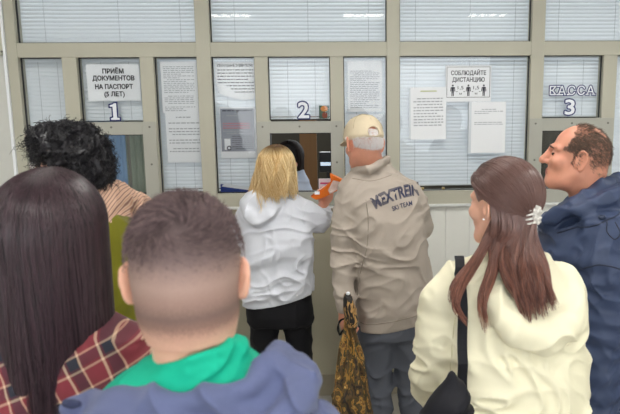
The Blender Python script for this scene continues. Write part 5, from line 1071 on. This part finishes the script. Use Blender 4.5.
def shoulder_bag():
    y = 1.88; A = lambda px, py, dy=0: at(px, py, y + dy); jk = bpy.data.objects['hooded_jacket']
    mb = mat('black_canvas', (26, 26, 32), .7, .25, var=.1, vscale=200, bump=.2, bscale=500)
    mid = project(jk, [A(455 + (k - 12) * .0 + .5 * math.sin(k * .3) - k * .06, 268 + k * 5.0) for k in range(22)], .015)
    mid = np.array(mid); mid[:, 1] = np.minimum.accumulate(mid[:, 1] * 0 + np.convolve(np.pad(mid[:, 1], 2, mode='edge'), np.ones(5) / 5, 'valid')) if False else np.convolve(np.pad(mid[:, 1], 2, mode='edge'), np.ones(5) / 5, 'valid') - .004
    top = project(jk, [mid[0] + np.array((.014, .10, 0)), mid[0] + np.array((.010, .065, 0)), mid[0] + np.array((.005, .03, 0))], .016, (0, 0, -1))
    path = np.array(top + list(mid)); b = MB(); V = []; nt = len(top); ex = np.array((.0135, 0, 0)); raw = [np.array(p) for p in top]
    for i, p in enumerate(path):                                          # both edges of the webbing lie on the cloth
        if i < nt: q0, q1 = [np.array(project(jk, [p + sg * ex], .014, (0, 0, -1))[0]) for sg in (-1, 1)]; nn_ = np.array((0, 0, -.003))
        else: q0, q1 = [np.array(project(jk, [p + sg * ex], .013)[0]) for sg in (-1, 1)]; nn_ = np.array((0, .003, 0))
        if i >= nt: yy = min(q0[1], q1[1]); q0[1] = q1[1] = yy
        else: q0[2] = q1[2] = max(q0[2], q1[2])
        V += [q0, q1, q1 + nn_, q0 + nn_]
    for e_ in range(2):
        A_ = np.array(V).reshape(-1, 4, 3); A_[nt + 1:-1, :, 1] = np.minimum(A_[nt + 1:-1, :, 1], (A_[nt:-2, :, 1] + A_[nt + 2:, :, 1]) / 2); V = list(A_.reshape(-1, 3))
    b.add(V, [[i * 4 + k, i * 4 + (k + 1) % 4, i * 4 + 4 + (k + 1) % 4, i * 4 + 4 + k] for i in range(len(path) - 1) for k in range(4)])
    T = rows(y - .29, [(370, 448, 455, .012, 0), (380, 445, 459, .02, 0), (388, 438, 464, .03, 0), (400, 426, 469, .045, 0), (420, 417, 473, .055, 0), (470, 414, 478, .06, 0), (500, 424, 470, .05, 0)])
    bag = solid('shoulder_bag', [L(T, .02)], mb, .005, addf(folds((9, 9, 7), .010, 51), diag(folds((7, 7, 18), .007, 52), .9)), None); tag(bag, 'black canvas shoulder bag hanging by its strap on the woman in cream', 'bag')
    b.build('strap', mb, bag)
shoulder_bag()

# ------------------------------------------------------------------ balding man in the navy jacket
def balding_man():
    y = 2.48; A = lambda px, py, dy=0: at(px, py, y + dy)
    f = Frame(A(576, 157), yaw=-1.27, pitch=.13, roll=0, sc=1.04); base = A(600, 300); base[2] = 0; nb = A(590, 205)
    toe = np.array((-.93, .36, 0)); fl, fr_ = stance(base[0], y, toe)
    P = head_prims(f, nb, jaw=1.06, neck_r=.066, nose=1.25, ear=1.08, cheek=1.1)
    P += [f.E((0, .03, -.085), (.05, .05, .03), .03), f.E((0, -.065, -.05), (.055, .045, .055), .03)]
    P += [L([(nb[0], y, nb[2], .06, .06), (nb[0], y, nb[2] - .14, .11, .14), (base[0], y, .95, .12, .13), (base[0], y, .85, .12, .13)], .03)] + legs((base[0], y - .09, .88), (base[0], y + .09, .88), fl, fr_, toe)
    hw = A(588, 470, -.2); hr = np.array((base[0] - .05, y + .27, .86))
    P += [C([A(604, 230, -.14), A(606, 350, -.2), hw + [0, 0, .03]], (.045, .04, .028), .02)] + hand_prims(hw, (-.15, 0, -1), (0, -1, 0), side=-1, sc=1.0, curl=.7) + [C([A(604, 230, .14), A(606, 350, .22), hr + [0, 0, .03]], (.045, .04, .028), .02)] + hand_prims(hr, (-.1, 0, -1), (0, 1, 0), side=1, sc=1.0, curl=.7)
    def pick(cn):
        q = f.inv(cn); e = (np.abs(np.abs(q[:, 0]) - .031) < .0125) & (np.abs(q[:, 2] - .003) < .0042) & (q[:, 1] > .076); ir = e & (np.abs(np.abs(q[:, 0]) - .031) < .006); lp = (np.abs(q[:, 0]) < .023) & (np.abs(q[:, 2] + .0645) < .0085) & (q[:, 1] > .087)
        return np.where(lp, 3, np.where(e, 2, 0))
    V, Q = sdf_mesh(P, .003); V = relax(V, Q, 1); body = mk('person', V, Q, None, None, base, True, [M_SKINR, M_EYE, M_IRIS, M_LIP], pick(V[Q].mean(1))); tag(body, 'balding man in profile in a navy padded jacket before the cash desk', 'person')
    for s in (-1, 1): MB().tube([f(s * .014, .092, .024), f(s * .028, .094, .028), f(s * .047, .082, .024)], (.003, .0042, .002), 6).build('eyebrow', MATS.get('brow_hair') or mat('brow_hair', (88, 66, 54), .7), body, smooth=True)
    # hair: thin on top, receding at the temples, fuller at the sides and back
    hm = hairmat('greying_brown_hair', (70, 54, 46), (128, 106, 92), .4, .4); r_ = np.random.default_rng(2); n = 30000
    el = np.arcsin(r_.uniform(-.75, 1, n)); ph = r_.uniform(-PI, PI, n); st = np.stack([np.cos(el) * np.sin(ph), np.cos(el) * np.cos(ph), np.sin(el)], 1); rr = np.array((.0775, .0985, .087)); cc = np.array((0, -.016, .030)); R0 = cc + st * rr
    R0[:, 1] = np.where(R0[:, 2] < 0, np.maximum(R0[:, 1], -.1) , R0[:, 1])
    dn = np.ones(n) * .9; fr = st[:, 1]; up = st[:, 2]; sd = np.abs(st[:, 0]); z = R0[:, 2]; nzv = vnoise(st[:, 0] * 9, st[:, 1] * 9, st[:, 2] * 9, 4) - .5
    dn = np.where(fr > .76 - .42 * np.clip(up, 0, 1) + .1 * nzv + np.where(sd < .3, .06, 0), 0, dn)            # receded hairline
    dn = np.where((up > .45) & (fr > .0) & (sd < .72), dn * .5, dn)                                       # thinner on top
    dn = np.where((up > .55) & (np.hypot(sd - .1, fr + .42) < .34), dn * .16, dn)                         # bare crown
    dn = np.where((fr > -.3) & (fr < .62) & (z < .026) & ~((fr > .14) & (fr < .40) & (z > -.016)), 0, dn)  # round the ears, sideburns kept
    dn = np.where((fr >= .40) & (z < .03), 0, dn); dn = np.where((fr <= -.3) & (z < -.042 + .05 * np.clip(fr + .75, 0, .4)), 0, dn)
    kp = r_.random(n) < dn; st, fr, z = st[kp], fr[kp], z[kp]; n = len(st); R0 = snap(body, f, st, cc); nrm = st / rr; nrm /= np.linalg.norm(nrm, axis=1)[:, None]
    fl_ = np.stack([st[:, 0] * .15, -.75 + 0 * z, -.55 + .3 * st[:, 2]], 1); fl_ -= nrm * (fl_ * nrm).sum(1)[:, None]; fl_ /= np.linalg.norm(fl_, axis=1)[:, None]; fl_ += r_.normal(0, .25, (n, 3)); tt = np.linspace(0, 1, 5)[None, :, None]; ln = r_.uniform(.012, .022, n)[:, None, None]
    Pst = R0[:, None] + ln * (fl_[:, None] * tt + nrm[:, None] * (.28 * np.sin(tt * 2.3))) - nrm[:, None] * .0005
    V, F = strand_geo(f.o + Pst @ f.R.T, .0007, 3, .4); mk('hair', V, F, hm, body, smooth=True)
    # padded jacket
    mj = mat('navy_nylon', (52, 64, 92), .5, .35, var=.06, vscale=40, bump=.15, bscale=260)
    T = rows(y, [(198, 576, 622, .09, 0), (208, 564, 640, .13, 0), (218, 551, 652, .17, 0), (232, 541, 660, .20, 0), (260, 536, 664, .21, 0), (320, 534, 666, .21, 0), (400, 536, 668, .21, 0), (470, 540, 666, .2, 0), (505, 542, 664, .2, 0)])
    J = [L(T, .03), C([A(604, 232, -.15), A(603, 265, -.20), A(602, 320, -.225), A(600, 390, -.225), A(593, 445, -.215)], (.085, .084, .078, .07, .056), .035), C([A(604, 232, .15), A(603, 280, .2), A(604, 360, .23), hr + [0, 0, .07]], (.085, .08, .07, .055), .035)]
    J += [f.E((0, -.028, -.115), (.064, .07, .05), .012, 's')]
    J += [C([A(545, 223, -.02), A(556, 217, -.075), A(573, 207, -.105), A(592, 195, -.10), A(610, 184, -.05), A(616, 182, .02)], (.022, .026, .028, .028, .027, .025), .015), C([A(545, 223, -.02), A(550, 219, .06), A(570, 207, .1), A(596, 190, .09), A(616, 182, .02)], (.022, .024, .026, .026, .025), .015)]
    J += [C([A(582, 210, -.135), A(604, 200, -.14), A(626, 197, -.10), A(640, 204, 0)], (.024, .034, .045, .05), .02)]
    q = lambda X, Y, Z: .004 * np.sin(Z * 95 + 5 * vnoise(X * 8, Y * 8, Z * 4, 3)) * np.clip((1.35 - Z) / .15, 0, 1)
    d = addf(folds((7, 7, 11), .006, 61), diag(folds((11, 11, 20), .006, 62), -.7), diag(folds((8, 8, 22), .006, 63), .5), q)
    jk = solid('padded_jacket', J, mj, .005, d, body)
    def onjk(pts, rad, nm, mt): MB().tube(project(jk, [A(*p) for p in pts], .0), rad, 6).build(nm, mt, body, smooth=True)
    ms = mat('navy_seam', (34, 42, 62), .7)
    onjk(spline([(562, 252), (572, 247), (588, 249), (602, 260), (612, 282), (614, 310)], 20), .003, 'armhole_seam', ms)
    onjk(spline([(550, 228), (566, 219), (584, 210), (600, 204)], 14), .003, 'collar_seam', ms)
    onjk(spline([(585, 210), (583, 219), (588, 225), (594, 220), (592, 211)], 16), .0022, 'drawstring', mat('navy_cord_dark', (30, 36, 52), .7))
    pc = project(jk, [A(581, 207)], .006)[0]; solid('cord_stopper', [E(np.array(pc), (.014, .010, .009))], mat('stopper_plastic', (44, 54, 76), .4), .002, None, body)
    trousers_of(base[0], y, .95, fl, fr_, .2, .15, M_BLACK, body, yaw=0); shoe(fl, toe, body); shoe(fr_, toe, body)
balding_man()
